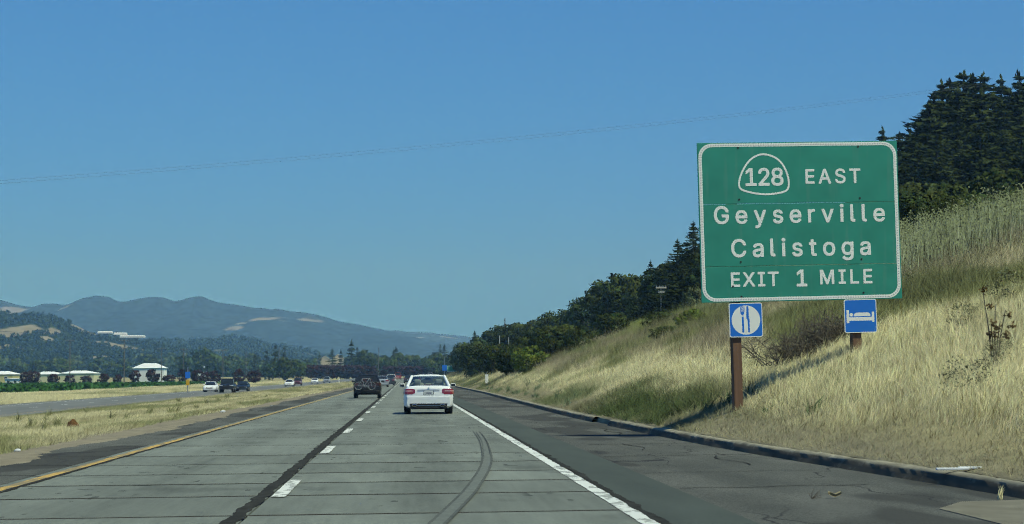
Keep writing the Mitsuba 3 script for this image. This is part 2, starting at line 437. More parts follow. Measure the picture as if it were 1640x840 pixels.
# skid mark
sk = np.array([(1270, 322), (1305, 370), (1322, 420), (1330, 475), (1312, 540), (1288, 580), (1228, 665), (1155, 740), (1080, 815), (1010, 880)], float)
g = []
for a, b in sk:
    px, py = 400 + a / 3.5, 600 + b / 3.5
    d = fwd + RIGHT * (px - 820) / FPX + UP * (420 - py) / FPX
    g.append(EYE + d * (EYE[2] / -d[2]))
g = np.array(g)
tt = np.linspace(0, len(g) - 1, 90)
cx, cy = PchipInterpolator(np.arange(len(g)), g[:, 0])(tt), PchipInterpolator(np.arange(len(g)), g[:, 1])(tt)
fade = 0.35 + 0.65 * np.clip(tt / 3, 0, 1)
for nm, o, w, m in (('skid_mark', 0.0, 0.058, 'rubber_mark'), ('skid_edge', -0.076, 0.017, 'rubber_edge'), ('skid_edge', 0.078, 0.020, 'rubber_edge')):
    P = np.stack([np.stack([cx + o + s * w * fade, cy, 0 * cx + 0.016], -1) for s in (-1, 1)], 0)
    add(nm, grid_mesh(P), m, 'road', label='curved black skid mark left by a tyre' if nm == 'skid_mark' else None)

add('road_shoulder', strip(2.44, lambda y: KERB(y) + 0.02, -60, 1500, -0.004, 1.5), 'asphalt_old', kind='structure')
add('new_asphalt', strip(2.45, 3.34, -60, 700, 0.001, 2.0), 'asphalt_new', 'road_shoulder', label='smooth newer asphalt strip beside the white edge line')
add('median_shoulder', strip(lambda y: -6.75 + 0.9 * (meshkit.fbm(np.stack([y * .16, y * 0, y * 0], -1), 3, 6) - .5) + 0.5 * (meshkit.fbm(np.stack([y * 1.3, y * 0 + 4, y * 0], -1), 3, 7) - .5), -5.44, -60, 1500, -0.004, 0.4), 'asphalt_old', kind='structure')
add('tar_crack', cat_([strip(lambda y, a=a: a + 0.10 * np.sin(y * 1.7 + a), lambda y, a=a: a + 0.035 + 0.10 * np.sin(y * 1.7 + a), y0, y1, 0.006, 0.25, rag=0.03, seed=i + 70, skew=sk_) for i, (a, y0, y1, sk_) in enumerate([(5.3, 34, 38, 0), (4.5, 41, 45, 0), (5.1, 52, 58, 0)])]), 'tar', 'road_shoulder')
add('shoulder_joint', cat_([grid_mesh(np.stack([np.stack([np.linspace(a, b, 12), np.linspace(y, y + 0.6, 12) + s * w + 0.12 * np.sin(np.linspace(a, b, 12) * 5 + y), np.full(12, 0.004)], -1) for s in (-1, 1)], 0))
                        for a, b, y, w in [(3.4, 5.9, 27.2, .03), (3.4, 6.0, 31.5, .025), (3.4, 6.1, 38.0, .04), (3.7, 5.9, 44.5, .05), (3.4, 5.4, 51, .04), (3.4, 5.3, 61, .06), (3.4, 5.3, 72, .08)]]), 'tar', 'road_shoulder')
add('left_joint', cat_([grid_mesh(np.stack([np.stack([np.linspace(-6.6, -5.45, 8), np.full(8, y) + s * 0.04, np.full(8, 0.003)], -1) for s in (-1, 1)], 0)) for y in joints[4:22]]), 'tar', 'median_shoulder', kind='stuff')
# concrete drain apron in the near corner
ap = np.array([(5.55, 22.7), (6.1, 23.9), (7.12, 24.2), (7.55, 20.5), (7.6, 14), (5.6, 14)])
apron = trimesh.creation.extrude_polygon(Polygon(ap), 0.03, engine='earcut')
apron.apply_translation((0, 0, -0.026))
add('drain_apron', apron, 'apron_mat', 'road_shoulder', label='pale concrete drain apron at the foot of the kerb')


def kerb_mesh(y0, y1, seed, ends=True):
    yy = np.arange(y0, y1 + 0.01, 0.25 if y0 < 150 else 3.0)
    prof = np.array([(-0.16, -0.02), (-0.115, 0.06), (-0.085, 0.125), (-0.03, 0.155), (0.06, 0.16), (0.14, 0.15), (0.22, 0.10), (0.24, -0.02)])
    P = []
    for k, (du, dz) in enumerate(prof):
        nz = meshkit.fbm(np.stack([yy * 0.8, yy * 0 + k * 0.7, yy * 0], -1), 4, seed) - 0.5
        nz = nz + 0.15 * (meshkit.noise(np.stack([yy * 4.3, yy * 0 + k * 0.9, yy * 0], -1), seed) - 0.5)
        P.append(np.stack([KERB(yy) + xc(yy) + du + 0.045 * nz, yy, dz * (1 + 0.30 * nz) + zr(yy)], -1))
    return grid_mesh(np.array(P))


add('kerb', kerb_mesh(-40, 61.5, 81), 'kerb_mat', smooth=True, kind='structure')
add('kerb', kerb_mesh(66, 900, 82), 'kerb_mat', smooth=True, kind='structure')

# the other carriageway, beyond the median and a little lower
ONZ = -0.66
add('opposite_road', strip(-32.2, -21.6, -60, 1700, ONZ, 6.0), 'asphalt_far', kind='structure')
add('edge_line', strip(-30.5, -30.36, -60, 900, ONZ + 0.006, 8.0), 'paint_line', 'opposite_road')
add('median_line', strip(-23.0, -22.86, -60, 900, ONZ + 0.006, 8.0), 'paint_yellow', 'opposite_road')
for k in range(22):
    y = 98 + 14.6 * k
    add('lane_dash', strip(-26.72, -26.58, y, y + 3.7, ONZ + 0.006, 2), 'paint_line', 'opposite_road')


# ------------------------------------------------------------------ big sign
SW, SH, SY = 4.66, 3.61, 49.0
c0 = at(1281.0, 354.6, SY)
SIGN = np.eye(4)
SIGN = trimesh.transformations.translation_matrix(c0) @ RX(math.radians(5), [0, 0, 1]) @ RX(math.radians(-1.15), [0, 1, 0])
TL, TR, BL, BR = (np.array(v, float) for v in ((73, 88), (968, 70), (100, 795), (998, 780)))
EXV, EYV = ((TR - TL) + (BR - BL)) / 2, ((BL - TL) + (BR - TR)) / 2


def sg(px, py):
    s = np.linalg.solve(np.stack([EXV, EYV], 1), np.array([px, py]) - (TL + TR + BL + BR) / 4)
    return np.array([s[0] * SW, -s[1] * SH])


def onface(mesh, off):
    """xy drawing with depth along z -> the sign's front face, standing off by off."""
    M = np.array([[1, 0, 0, 0], [0, 0, -1, -off], [0, 1, 0, 0], [0, 0, 0, 1.0]])
    return xform(mesh, SIGN @ M)


def ext(poly, depth):
    ps = getattr(poly, 'geoms', [poly])
    return cat_([trimesh.creation.extrude_polygon(p, depth, engine='earcut') for p in ps if p.area > 1e-7])


def section(mesh):
    """Outline polygon of flat lettering, seen from above."""
    v, f = mesh.vertices, mesh.faces
    tri = [Polygon(v[t][:, :2]) for t in f if np.allclose(v[t][:, 2], v[t][0, 2])]
    return union_all([t.buffer(1e-5) for t in tri if t.area > 1e-9])


def word(text, x0, x1, base, height, bold=True):
    """Polygon of spaced letters from x0 to x1 standing on the baseline."""
    ps = [section(meshkit.text_mesh(ch, height * (0.955 if bold else 1.0), 0.004, bold=bold)) for ch in text]
    wd = [p.bounds[2] - p.bounds[0] for p in ps]
    gap = (x1 - x0 - sum(wd)) / max(1, len(text) - 1)
    out, x = [], x0
    for p, w in zip(ps, wd):
        out.append(affinity.translate(p, x - p.bounds[0], base))
        x += w + gap
    return union_all(out)


def rrect(w, h, r, cx=0, cy=0):
    return sbox(cx - w / 2 + r, cy - h / 2 + r, cx + w / 2 - r, cy + h / 2 - r).buffer(r, quad_segs=8)


def dot_mesh(pts, rad, h):
    ms = []
    d = trimesh.creation.cone(radius=rad, height=h, sections=6)
    for x, y in pts:
        q = d.copy()
        q.apply_translation((x, y, 0))
        ms.append(q)
    return cat_(ms)


def dots_in(poly, pitch, inset):
    inner = poly.buffer(-inset)
    a, b, c, d = inner.bounds
    pts, row = [], 0
    for y in np.arange(b, d, pitch * 0.87):
        for x in np.arange(a + (row % 2) * pitch / 2, c, pitch):
            if inner.contains(Point(x, y)):
                pts.append((x, y))
        row += 1
    return pts


sign = thing('highway_sign', 'large green highway exit sign on two brown wooden posts on the grass bank', 'road sign')
hts = [(0.5, SH / 2 - 0.5 * 0)]
cuts = [SH / 2, sg(500, 353)[1], sg(500, 630)[1], -SH / 2]
for a, b in zip(cuts[:-1], cuts[1:]):
    m = rbox((0, 0.0, (a + b) / 2), (SW, 0.03, a - b - 0.008), 0.004)
    add('panel', xform(m, SIGN), 'sign_green', sign)
ring = rrect(SW - 0.05, SH - 0.05, 0.30).difference(rrect(SW - 0.05 - 0.15, SH - 0.05 - 0.15, 0.24))
add('border', onface(ext(ring, 0.006), 0.016), 'sign_white', sign, label='white dotted border with rounded corners')
path = rrect(SW - 0.125, SH - 0.125, 0.27).exterior
dots = [path.interpolate(s).coords[0] for s in np.arange(0, path.length, 0.058)]
allb = list(dots)
bt = []
for a, b, txt, y0, y1, x0, x1, lab in [
    (0, 0, '128', 276, 197, 290, 460, 'white route number 128 inside the shield'), (0, 0, 'EAST', 265, 200, 558, 806, 'white word EAST'),
    (0, 0, 'Geyserville', 445, 367, 152, 918, 'white word Geyserville'), (0, 0, 'Calistoga', 592, 513, 230, 855, 'white word Calistoga'),
    (0, 0, 'EXIT', 724, 660, 230, 443, 'white word EXIT'), (0, 0, '1', 722, 648, 522, 552, 'white numeral 1'), (0, 0, 'MILE', 713, 649, 627, 862, 'white word MILE')]:
    xm = (x0 + x1) / 2
    pa, pb = sg(x0, 0)[0], sg(x1, 0)[0]
    yb = sg(x0, y0)[1]
    A, B = sg(x0, y0), sg(x1, y0 - (x1 - x0) * 0.018)
    P = word(txt, A[0], B[0], A[1], sg(x0, y1)[1] - A[1])
    add('lettering', onface(ext(P, 0.008), 0.016), 'sign_white', sign, label=lab)
    bt.append(onface(dot_mesh(dots_in(P, 0.058, 0.022), 0.013, 0.006), 0.0245))
add('border_buttons', onface(dot_mesh(dots, 0.021, 0.008), 0.0225), 'sign_button', sign, kind='stuff')
add('letter_buttons', cat_(bt), 'sign_button', sign, kind='stuff')
sh = [(367, 132), (415, 143), (455, 175), (480, 225), (487, 268), (478, 297), (440, 312), (372, 318), (303, 308), (265, 292), (257, 262), (270, 215), (298, 168), (330, 142)]
ang = np.array([sg(*q) for q in sh])
tq = np.arange(len(ang) + 1)
cl = np.vstack([ang, ang[:1]])
from scipy.interpolate import CubicSpline
ss = CubicSpline(tq, cl, bc_type='periodic')(np.linspace(0, len(ang), 90))
spade = Polygon(ss)
add('route_shield', onface(ext(spade.difference(spade.buffer(-0.042)), 0.007), 0.016), 'sign_white', sign, label='white spade shaped outline of the state route shield')
bolts = [sg(x, y) for x, y in ((255, 108), (793, 100), (262, 338), (803, 330), (272, 615), (812, 603), (276, 768), (822, 752), (238, 722))]
add('bolt', onface(cat_([xform(trimesh.creation.cylinder(0.022, 0.02, sections=8), trimesh.transformations.translation_matrix((x, y, 0))) for x, y in bolts]), 0.02), 'trim_black', sign, kind='stuff')
for px, nm in ((1185, 'left'), (1380, 'right')):
    base = at(px - 3, 650 if nm == 'left' else 572, SY)
    lx = (np.linalg.inv(SIGN) @ np.append(base, 1))[0]
    zb = (np.linalg.inv(SIGN) @ np.append([base[0], base[1], ground(base[0], base[1])], 1))[2] - 0.5
    m = rbox((lx, 0.02 + 0.135, (SH / 2 - 0.1 + zb) / 2), (0.205, 0.24, SH / 2 - 0.1 - zb), 0.008)
    add('post', xform(m, SIGN), 'post_wood', sign)
for z in (1.2, 0.1, -1.3):
    add('stringer', xform(rbox((0, 0.0225 + 0.0, z), (SW - 0.3, 0.014, 0.08), 0.002), SIGN), 'sign_back', sign)


def on_sign(px, py):
    """Where the line of sight through a photograph pixel meets the sign's plane."""
    d = fwd + RIGHT * (px - 820) / FPX + UP * (420 - py) / FPX
    n = SIGN[:3, 1]
    return EYE + d * ((SIGN[:3, 3] - EYE) @ n / (d @ n))


def services(px0, px1, py0, py1, kind):
    c = on_sign((px0 + px1) / 2, (py0 + py1) / 2)
    s = (px1 - px0 - 1) * c[1] / FPX
    M0 = SIGN.copy()
    M0[:3, 3] = c - SIGN[:3, 1] * 0.02
    F = lambda m, off: xform(m, M0 @ np.array([[1, 0, 0, 0], [0, 0, -1, -off], [0, 1, 0, 0], [0, 0, 0, 1.0]]))
    t = thing('service_sign', {'food': 'square blue sign with white plate, fork and knife under the green sign', 'bed': 'square blue sign with white bed symbol under the green sign'}[kind], 'road sign')
    add('panel', F(ext(rrect(s, s, 0.045), 0.012), 0.0), 'sign_white', t)
    add('blue_face', F(ext(rrect(s - 0.035, s - 0.035, 0.035), 0.004), 0.0125), 'sign_blue', t)
    h = s / 215.0
    if kind == 'food':
        L = lambda x, y: ((x - 257.0) * h, (171.5 - y) * h)
        disc = Point(0, 0).buffer(92 * h, quad_segs=16)
        fork = union_all([sbox(*L(231, 250), *L(243, 150)), Polygon([L(221, 118), L(248, 118), L(245, 132), L(240, 142), L(233, 142), L(225, 132)]), sbox(*L(221.5, 119), *L(226, 84)), sbox(*L(229.5, 119), *L(233.5, 82)), sbox(*L(237, 119), *L(241, 82)), sbox(*L(244, 119), *L(248.5, 84))])
        knife = union_all([q.buffer(0) for q in (Polygon([L(262, 88), L(270, 84), L(275, 92), L(276, 165), L(262, 165), L(259, 150)]), sbox(*L(269, 250), *L(280, 160)), Polygon([L(259, 150), L(262, 165), L(270, 165), L(270, 200), L(266, 170)]))])
        add('plate_symbol', F(ext(disc, 0.004), 0.017), 'sign_white', t)
        add('fork_symbol', F(ext(fork, 0.004), 0.0215), 'sign_blue', t)
        add('knife_symbol', F(ext(knife, 0.004), 0.0215), 'sign_blue', t)
    else:
        L = lambda x, y: ((x - 990.0) * h, (148.0 - y) * h)
        Q = lambda x0, y0, x1, y1: sbox(*L(x0, y1), *L(x1, y0))
        bed = union_all([Q(897, 108, 914, 192), Q(1065, 122, 1080, 188), Q(914, 155, 1065, 178)])
        man = Polygon([L(945, 149), L(946, 138), L(955, 129), L(970, 126), L(1040, 126), L(1052, 133), L(1056, 149)])
        add('bed_symbol', F(ext(bed, 0.004), 0.017), 'sign_white', t)
        add('sleeper_symbol', F(ext(union_all([Point(*L(929, 139)).buffer(11.5 * h), man]), 0.004), 0.017), 'sign_white', t)


services(1166, 1222, 485, 541, 'food')
services(1350, 1405, 479, 534, 'bed')


# ------------------------------------------------------------------ vehicles
def ring_loft(st, n=44, W=1.0):
    st = np.array(st, float)
    yy = np.unique(np.concatenate([np.linspace(st[0, 0], st[-1, 0], n), st[:, 0]]))
    zl, zt, w = (PchipInterpolator(st[:, 0], st[:, k])(yy) for k in (1, 2, 3))
    prof = [(0, 0.0), (0.80, 0.0), (0.93, 0.07), (0.985, 0.24), (1.0, 0.5), (0.970, 0.74), (0.915, 0.90), (0.82, 0.985), (0.5, 1.015), (0, 1.02)]
    half = np.array(prof)
    full = np.vstack([half, half[-2:0:-1] * [-1, 1]])
    P = np.stack([np.stack([full[:, 0] * wi * W, np.full(len(full), y), a + full[:, 1] * (b - a)], -1) for y, a, b, wi in zip(yy, zl, zt, w)], 0)
    k = len(full)
    v = P.reshape(-1, 3)
    f = []
    for i in range(len(yy) - 1):
        for j in range(k):
            p, q = i * k + j, i * k + (j + 1) % k
            f += [(p, q, q + k), (p, q + k, p + k)]
    c0_, c1_ = len(v), len(v) + 1
    v = np.vstack([v, P[0].mean(0), P[-1].mean(0)])
    e = (len(yy) - 1) * k
    for j in range(k):
        f += [(c0_, (j + 1) % k, j), (c1_, e + j, e + (j + 1) % k)]
    m = trimesh.Trimesh(v, f, process=True)
    if m.volume < 0:
        m.invert()
    return m


def pane(c00, c10, c11, c01, bulge, n=7):
    """Curved sheet through four corners, bulged along its normal."""
    a, b = np.meshgrid(np.linspace(0, 1, n), np.linspace(0, 1, n), indexing='ij')
    c = [np.array(q, float) for q in (c00, c10, c11, c01)]
    nn = np.cross(c[1] - c[0], c[3] - c[0])
    nn /= np.linalg.norm(nn)
    P = (1 - a)[..., None] * ((1 - b)[..., None] * c[0] + b[..., None] * c[3]) + a[..., None] * ((1 - b)[..., None] * c[1] + b[..., None] * c[2])
    return grid_mesh(P + (bulge * 4 * a * (1 - a) * (0.4 + 0.6 * 4 * b * (1 - b)))[..., None] * nn)


def bar(p, q, r):
    s = trimesh.creation.icosphere(1, r).vertices
    return hull(np.vstack([s + p, s + q]))


SPECS = {
    'sedan': dict(st=[(0, .36, .90, .80), (.05, .29, 1.0, .87), (.25, .24, 1.045, .915), (.8, .22, 1.035, .925), (1.3, .20, 1.01, .927), (2.4, .20, .97, .927), (3.4, .20, .96, .925), (4.2, .22, .86, .91), (4.62, .26, .74, .86), (4.8, .32, .66, .80), (4.87, .40, .58, .70)],
                  gh=(0.68, 1.42, 2.75, 3.55, 1.03, 1.44, .80, .61), axles=(0.98, 3.85), rw=.335, tw=.24, L=4.87),
    'hatch': dict(st=[(0, .40, .95, .80), (.05, .32, 1.06, .86), (.22, .26, 1.08, .89), (1.0, .22, 1.04, .90), (2.4, .21, .99, .90), (3.3, .21, .98, .90), (3.9, .23, .90, .88), (4.25, .28, .78, .83), (4.42, .36, .66, .72)],
                  gh=(0.10, 0.55, 2.45, 3.35, 1.05, 1.47, .80, .62), axles=(0.80, 3.45), rw=.33, tw=.22, L=4.42),
    'suv': dict(st=[(0, .48, 1.0, .82), (.05, .40, 1.12, .89), (.2, .34, 1.14, .93), (1.0, .30, 1.12, .945), (2.5, .29, 1.08, .945), (3.5, .29, 1.08, .94), (4.2, .32, 1.02, .92), (4.6, .38, .92, .87), (4.75, .46, .80, .78)],
                gh=(0.10, 0.40, 2.75, 3.55, 1.10, 1.74, .84, .69), axles=(0.90, 3.75), rw=.37, tw=.25, L=4.75),
    'pickup': dict(st=[(0, .60, 1.08, .88), (.06, .52, 1.16, .93), (.3, .46, 1.18, .96), (2.0, .42, 1.18, .97), (4.0, .42, 1.16, .97), (5.0, .44, 1.12, .96), (5.4, .48, 1.06, .93), (5.55, .58, .92, .84)],
                   gh=(1.95, 2.10, 3.55, 4.25, 1.15, 1.86, .88, .74), axles=(1.15, 4.6), rw=.41, tw=.28, L=5.55),
    'van': dict(st=[(0, .45, 1.1, .85), (.05, .38, 1.22, .92), (.2, .34, 1.24, .96), (1.0, .32, 1.22, .97), (3.4, .32, 1.18, .97), (4.2, .33, 1.10, .96), (4.8, .38, .95, .90), (5.0, .48, .82, .80)],
                gh=(0.08, 0.25, 3.2, 4.1, 1.20, 2.05, .90, .76), axles=(0.95, 3.95), rw=.36, tw=.24, L=5.0),
}


def car(name, kind, paint, label, cat, X, Y, z, head=0.0, group=None, hollow=False, detail=True):
    """Parts of a car whose rear bumper is at y = 0 and nose at +y, placed with its nearest end at Y."""
    S = SPECS[kind]
    t = thing(name, label, cat, group)
    M = trimesh.transformations.translation_matrix((X, Y + (S['L'] if head else 0), z)) @ RX(head, [0, 0, 1])
    put = lambda n_, m, b, sm=False, par=t, lab=None: add(n_, xform(m, M), b, par, smooth=sm, label=lab)
    body = ring_loft(S['st'])
    rw, tw = S['rw'], S['tw']
    tr = max(s[3] for s in S['st']) - 0.02
    cuts_ = []
    for ya in S['axles']:
        for s in (-1, 1):
            c = trimesh.creation.cylinder(rw * 1.17, 0.5, sections=28)
            c.apply_transform(RX(math.pi / 2, [0, 1, 0]))
            c.apply_translation((s * (tr - tw + 0.02 - 0.02 + 0.22), ya, rw))
            cuts_.append(c)
    try:
        body = trimesh.boolean.difference([body] + cuts_, engine='manifold')
    except Exception:
        pass
    put('body', body, paint, 32)
    yr0, yr1, yf1, yf0, zb, zt, wb, wt = S['gh']
    pb = [np.array(q) for q in ((-wb * .97, yr0, zb), (wb * .97, yr0, zb), (wb * .97, yf0, zb - .02), (-wb * .97, yf0, zb - .02))]
    pt = [np.array(q) for q in ((-wt, yr1, zt - .04), (wt, yr1, zt - .04), (wt, yf1, zt - .04), (-wt, yf1, zt - .04))]
    gl = 'clear_glass' if hollow else 'glass_dark'
    ym = (yr0 + yf0) / 2
    tm = (yr1 + yf1) / 2
    up = []
    for s in (-1, 1):
        up += [(s * (wt + .01), yr1, zt - .045), (s * (wt + .01), yf1, zt - .045), (s * (wt - .08), yr1 + .05, zt), (s * (wt - .08), yf1 - .08, zt), (s * wt * .5, yr1 + .1, zt + .03), (s * wt * .5, yf1 - .15, zt + .03), (s * (wt + .015), tm, zt - .03)]
    put('roof', hull(up), paint, 40)
    rc = .055 if kind in ('sedan', 'hatch') else .05
    for s in (-1, 1):
        i, j = (0, 3) if s < 0 else (1, 2)
        mid_b, mid_t = np.array((s * wb * .985, ym, zb)), np.array((s * wt, tm, zt - .045))
        put('pillar', cat_([bar(pb[i], pt[i], rc), bar(pb[j], pt[j], .035), bar(mid_b, mid_t, .035)]), paint, 30)
        put('side_window', pane(*((pb[i], mid_b, mid_t, pt[i]) if s > 0 else (mid_b, pb[i], pt[i], mid_t)), .012), gl, True)
        put('side_window', pane(*((mid_b, pb[j], pt[j], mid_t) if s > 0 else (pb[j], mid_b, mid_t, pt[j])), .012), gl, True)
    put('rear_window', pane(pb[0], pb[1], pt[1], pt[0], .05), gl, True)
    put('windscreen', pane(pb[2], pb[3], pt[3], pt[2], .06), gl, True)
    for ya in S['axles']:
        for s in (-1, 1):
            w = trimesh.creation.cylinder(rw, tw, sections=26)
            w = hull(np.vstack([w.vertices * [.93, .93, 1], w.vertices * [1, 1, .8]]))
            w.apply_transform(RX(math.pi / 2, [0, 1, 0]))
            w.apply_translation((s * (tr - tw / 2 - .01), ya, rw))
            k = put('wheel', w, 'tyre', 40)
            if detail:
                d = trimesh.creation.cylinder(rw * .66, .02, sections=18)
                d.apply_transform(RX(math.pi / 2, [0, 1, 0]))
                d.apply_translation((s * (tr - .008), ya, rw))
                put('rim', d, 'rim', 30, k)
    for s in (-1, 1):
        mm = rbox((s * (wb + .17), yf0 - .45, zb + .03), (.20, .10, .13), .03)
        kk = put('mirror', mm, paint if kind != 'pickup' else 'trim_black', 30)
        put('mirror_glass', bx((s * (wb + .175), yf0 - .503, zb + .03), (.15, .008, .09)), 'glass_dark', False, kk)
    s0, s1 = S['st'][0], S['st'][1]
    L = S['L']
    if not hollow:
        w1 = s1[3]
        for s in (-1, 1):
            pts = [(s * w1 * .62, -.012), (s * s0[3] * .98, -.012), (s * w1 * 1.0, .05), (s * (S['st'][2][3] + .008), .2), (s * (S['st'][2][3] - .05), .2), (s * w1 * .6, .05)]
            hz = s1[2] - .24
            put('tail_lamp', trimesh.convex.convex_hull(np.array([(x, y, zz) for x, y in pts for zz in (hz, hz + (.17 if kind in ('sedan', 'hatch') else .24))])), 'tail_dark' if kind == 'hatch' else 'tail_red', 30)
            e, e1 = S['st'][-1], S['st'][-2]
            hz = e1[2] - .10
            put('head_lamp', hull([(s * x, y, zz) for x, y in ((e[3] * .55, L - .01), (e[3] * .98, L - .01), (e1[3] * 1.005, L - .16), (e1[3] * 1.0, L - .26), (e1[3] * .8, L - .2)) for zz in (hz - .06, hz + .07)]), 'head_lamp', 30)
        put('licence_plate', bx((0, -.014, .66 if kind == 'sedan' else .78), (.32, .012, .15)), 'plate')
        put('bumper', rbox((0, .02, S['st'][1][1] + .10), (s1[3] * 1.86, .12, .2), .04), 'trim_black' if kind in ('suv', 'hatch', 'pickup') else paint, 30)
        put('grille', rbox((0, L - .02, S['st'][-1][1] + .16), (S['st'][-1][3] * 1.3, .08, .26 if kind == 'pickup' else .16), .02), 'trim_black', 30)
        put('front_bumper', rbox((0, L - .06, S['st'][-2][1] + .05), (S['st'][-2][3] * 1.9, .16, .16), .04), 'trim_black' if kind == 'pickup' else paint, 30)
    return t, put, M


# the white saloon ahead
WY = 81.0
wx = at(686.5, 664, WY)[0]
t, put, M = car('white_car', 'sedan', 'car_white', 'white saloon car with red tail lamps driving ahead in the right lane', 'car', wx, WY, 0.0, hollow=True)
for s in (-1, 1):
    outer = [(s * .60, -.014), (s * .80, -.014), (s * .872, .03), (s * .925, .22), (s * .935, .34)]
    inner = [(s * .88, .34), (s * .82, .1), (s * .60, .06)]
    k = put('tail_lamp', hull([(x, y, zz) for x, y in outer + inner for zz in (.74, .84)] + [(x * .955, y + .012, .94) for x, y in outer + inner] + [(s * .50, -.013, .79), (s * .50, -.013, .92), (s * .5, .05, .80), (s * .5, .05, .9)]), 'tail_red', 30)
    put('clear_band', hull([(x * 1.004, y - .006, zz) for x, y in outer[:4] for zz in (.845, .885)] + [(s * .56, 0.03, .865)]), 'tail_clear', 30, k)
    put('reflector', bx((s * .66, -.006, .40), (.16, .02, .03)), 'tail_red')
put('chrome_strip', rbox((0, -.012, .895), (.82, .035, .035), .01), 'chrome', 30)
k = put('licence_plate', rbox((0, -.010, .80), (.33, .014, .155), .004), 'plate', False)
put('plate_text', bx((0, -.0185, .785), (.23, .004, .045)), 'plate_ink', False, k)
put('plate_frame', rbox((0, -.004, .80), (.37, .014, .19), .004), 'trim_black', False, k)
put('badge', xform(trimesh.creation.cylinder(.036, .012, sections=16), trimesh.transformations.translation_matrix((0, -.012, .965)) @ RX(math.pi / 2, [1, 0, 0])), 'chrome', 30)
put('lower_bumper', hull([(s * x, y, z) for s in (-1, 1) for x, y, z in ((.70, -.052, .40), (.64, -.052, .22), (.60, .05, .19), (.72, .09, .40), (.70, .3, .22))]), 'trim_black', 30)
put('bumper', hull([(s * x, y, z) for s in (-1, 1) for x, y, z in ((.78, -.045, .62), (.80, -.035, .42), (.76, -.03, .30), (.885, .06, .64), (.885, .08, .36), (.82, .08, .27), (.915, .3, .62), (.905, .3, .32), (.80, -.03, .66))]), 'car_white', 30)
put('bumper_trim', rbox((0, -.056, .325), (1.18, .02, .02), .005), 'chrome', 30)
for s in (-1, 1):
    k = put('exhaust', rbox((s * .52, -.06, .33), (.19, .1, .085), .03), 'chrome', 30)
    put('exhaust_bore', rbox((s * .52, -.109, .33), (.14, .01, .045), .004), 'trim_black', 30, k)
for s in (-1, 1):
    for yy in (1.35, 2.55):
        z0 = 1.10 if yy < 2 else 1.06
        k = put('seat', rbox((s * .40, yy + .12, z0 - .05), (.50, .16, .22), .06), 'seat_tan', 30)
        put('headrest', rbox((s * .40, yy, z0 + .10), (.26, .10, .17), .04), 'seat_tan', 30, k)
put('headrest', rbox((0, 1.33, 1.09), (.22, .09, .1), .03), 'seat_tan', 30)
put('parcel_shelf', bx((0, 1.0, 1.056), (1.3, .5, .012)), 'cabin_dark')
put('rear_mirror', rbox((0, 2.85, 1.31), (.24, .03, .07), .01), 'cabin_dark', 30)
put('brake_lamp', bx((0, .80, 1.075), (.34, .03, .018)), 'tail_red')
put('cabin_floor', bx((0, 2.15, 1.01), (1.52, 2.6, .02)), 'cabin_dark')

# the dark wagon with bicycles on its back
BY = 141.0
bxx = at(588, 636, BY)[0]
t, put, M = car('dark_hatchback', 'hatch', 'car_black', 'black hatchback with bicycles on its back driving in the left lane', 'car', bxx, BY, 0.0)
Rk = thing('bicycle_rack', 'thin black bicycle rack on the back of the black hatchback', 'bicycle rack')
MM = M
for s in (-1, 1):
    add('arm', xform(tube([(s * .25, .05, 1.05), (s * .25, -.25, 1.18), (s * .25, -.48, 1.20)], .016), MM), 'trim_black', Rk, smooth=30)
    add('strut', xform(tube([(s * .25, -.30, 1.17), (s * .25, -.03, .66)], .014), MM), 'trim_black', Rk, smooth=30)
add('cross_bar', xform(tube([(-.3, -.05, .68), (.3, -.05, .68)], .014), MM), 'trim_black', Rk, smooth=30)


def bicycle(label, y, zc, paint, rimmat, dx, flip):
    t = thing('bicycle', label, 'bicycle')
    P = lambda n_, m, b, par=t: add(n_, xform(m, MM @ trimesh.transformations.translation_matrix((dx, y, zc)) @ trimesh.transformations.scale_matrix(.84)), b, par, smooth=30)
    f = -1 if flip else 1
    th = np.linspace(0, 2 * np.pi, 33)
    for wxx in (-.50, .50):
        c = np.stack([f * wxx + .32 * np.cos(th), 0 * th, .32 * np.sin(th) - .30], -1)
        k = P('wheel', tube(c, .022, 6), 'tyre')
        P('rim', tube(np.stack([f * wxx + .29 * np.cos(th), 0 * th, .29 * np.sin(th) - .30], -1), .014, 5), rimmat, k)
        P('spokes', cat_([tube([(f * wxx, 0, -.30), (f * wxx + .29 * math.cos(a), 0, .29 * math.sin(a) - .30)], .004, 3) for a in np.arange(0, 6.28, .52)]), 'rim', k)
    hp, sp, bb = (f * .36, 0, .28), (f * -.22, 0, .24), (f * -.08, 0, -.32)
    P('frame', cat_([tube([hp, sp], .022), tube([hp, bb], .025), tube([sp, bb], .022), tube([sp, (f * -.5, 0, -.3)], .014), tube([bb, (f * -.5, 0, -.3)], .016), tube([hp, (f * .5, 0, -.3)], .018)]), paint)
    P('saddle', rbox((f * -.26, 0, .38), (.24, .12, .05), .02), 'trim_black')
    P('handlebar', tube([(f * .37, -.26, .40), (f * .33, -.1, .42), (f * .33, .1, .42), (f * .37, .26, .40)], .014), 'trim_black')
    P('crank', tube([(f * -.08, -.08, -.32), (f * .02, -.08, -.44)], .014), 'rim')


mat('bike_white', (0.42, 0.43, 0.42), .35, .5)
mat('bike_red', (0.14, 0.03, 0.03), .35, .5)
bicycle('white bicycle hanging on the rack, nearest us of the two', -.42, 1.06, 'bike_white', 'bike_white', -.12, False)
bicycle('red bicycle hanging on the rack between the white bicycle and the car', -.26, 1.02, 'bike_red', 'trim_black', .10, True)

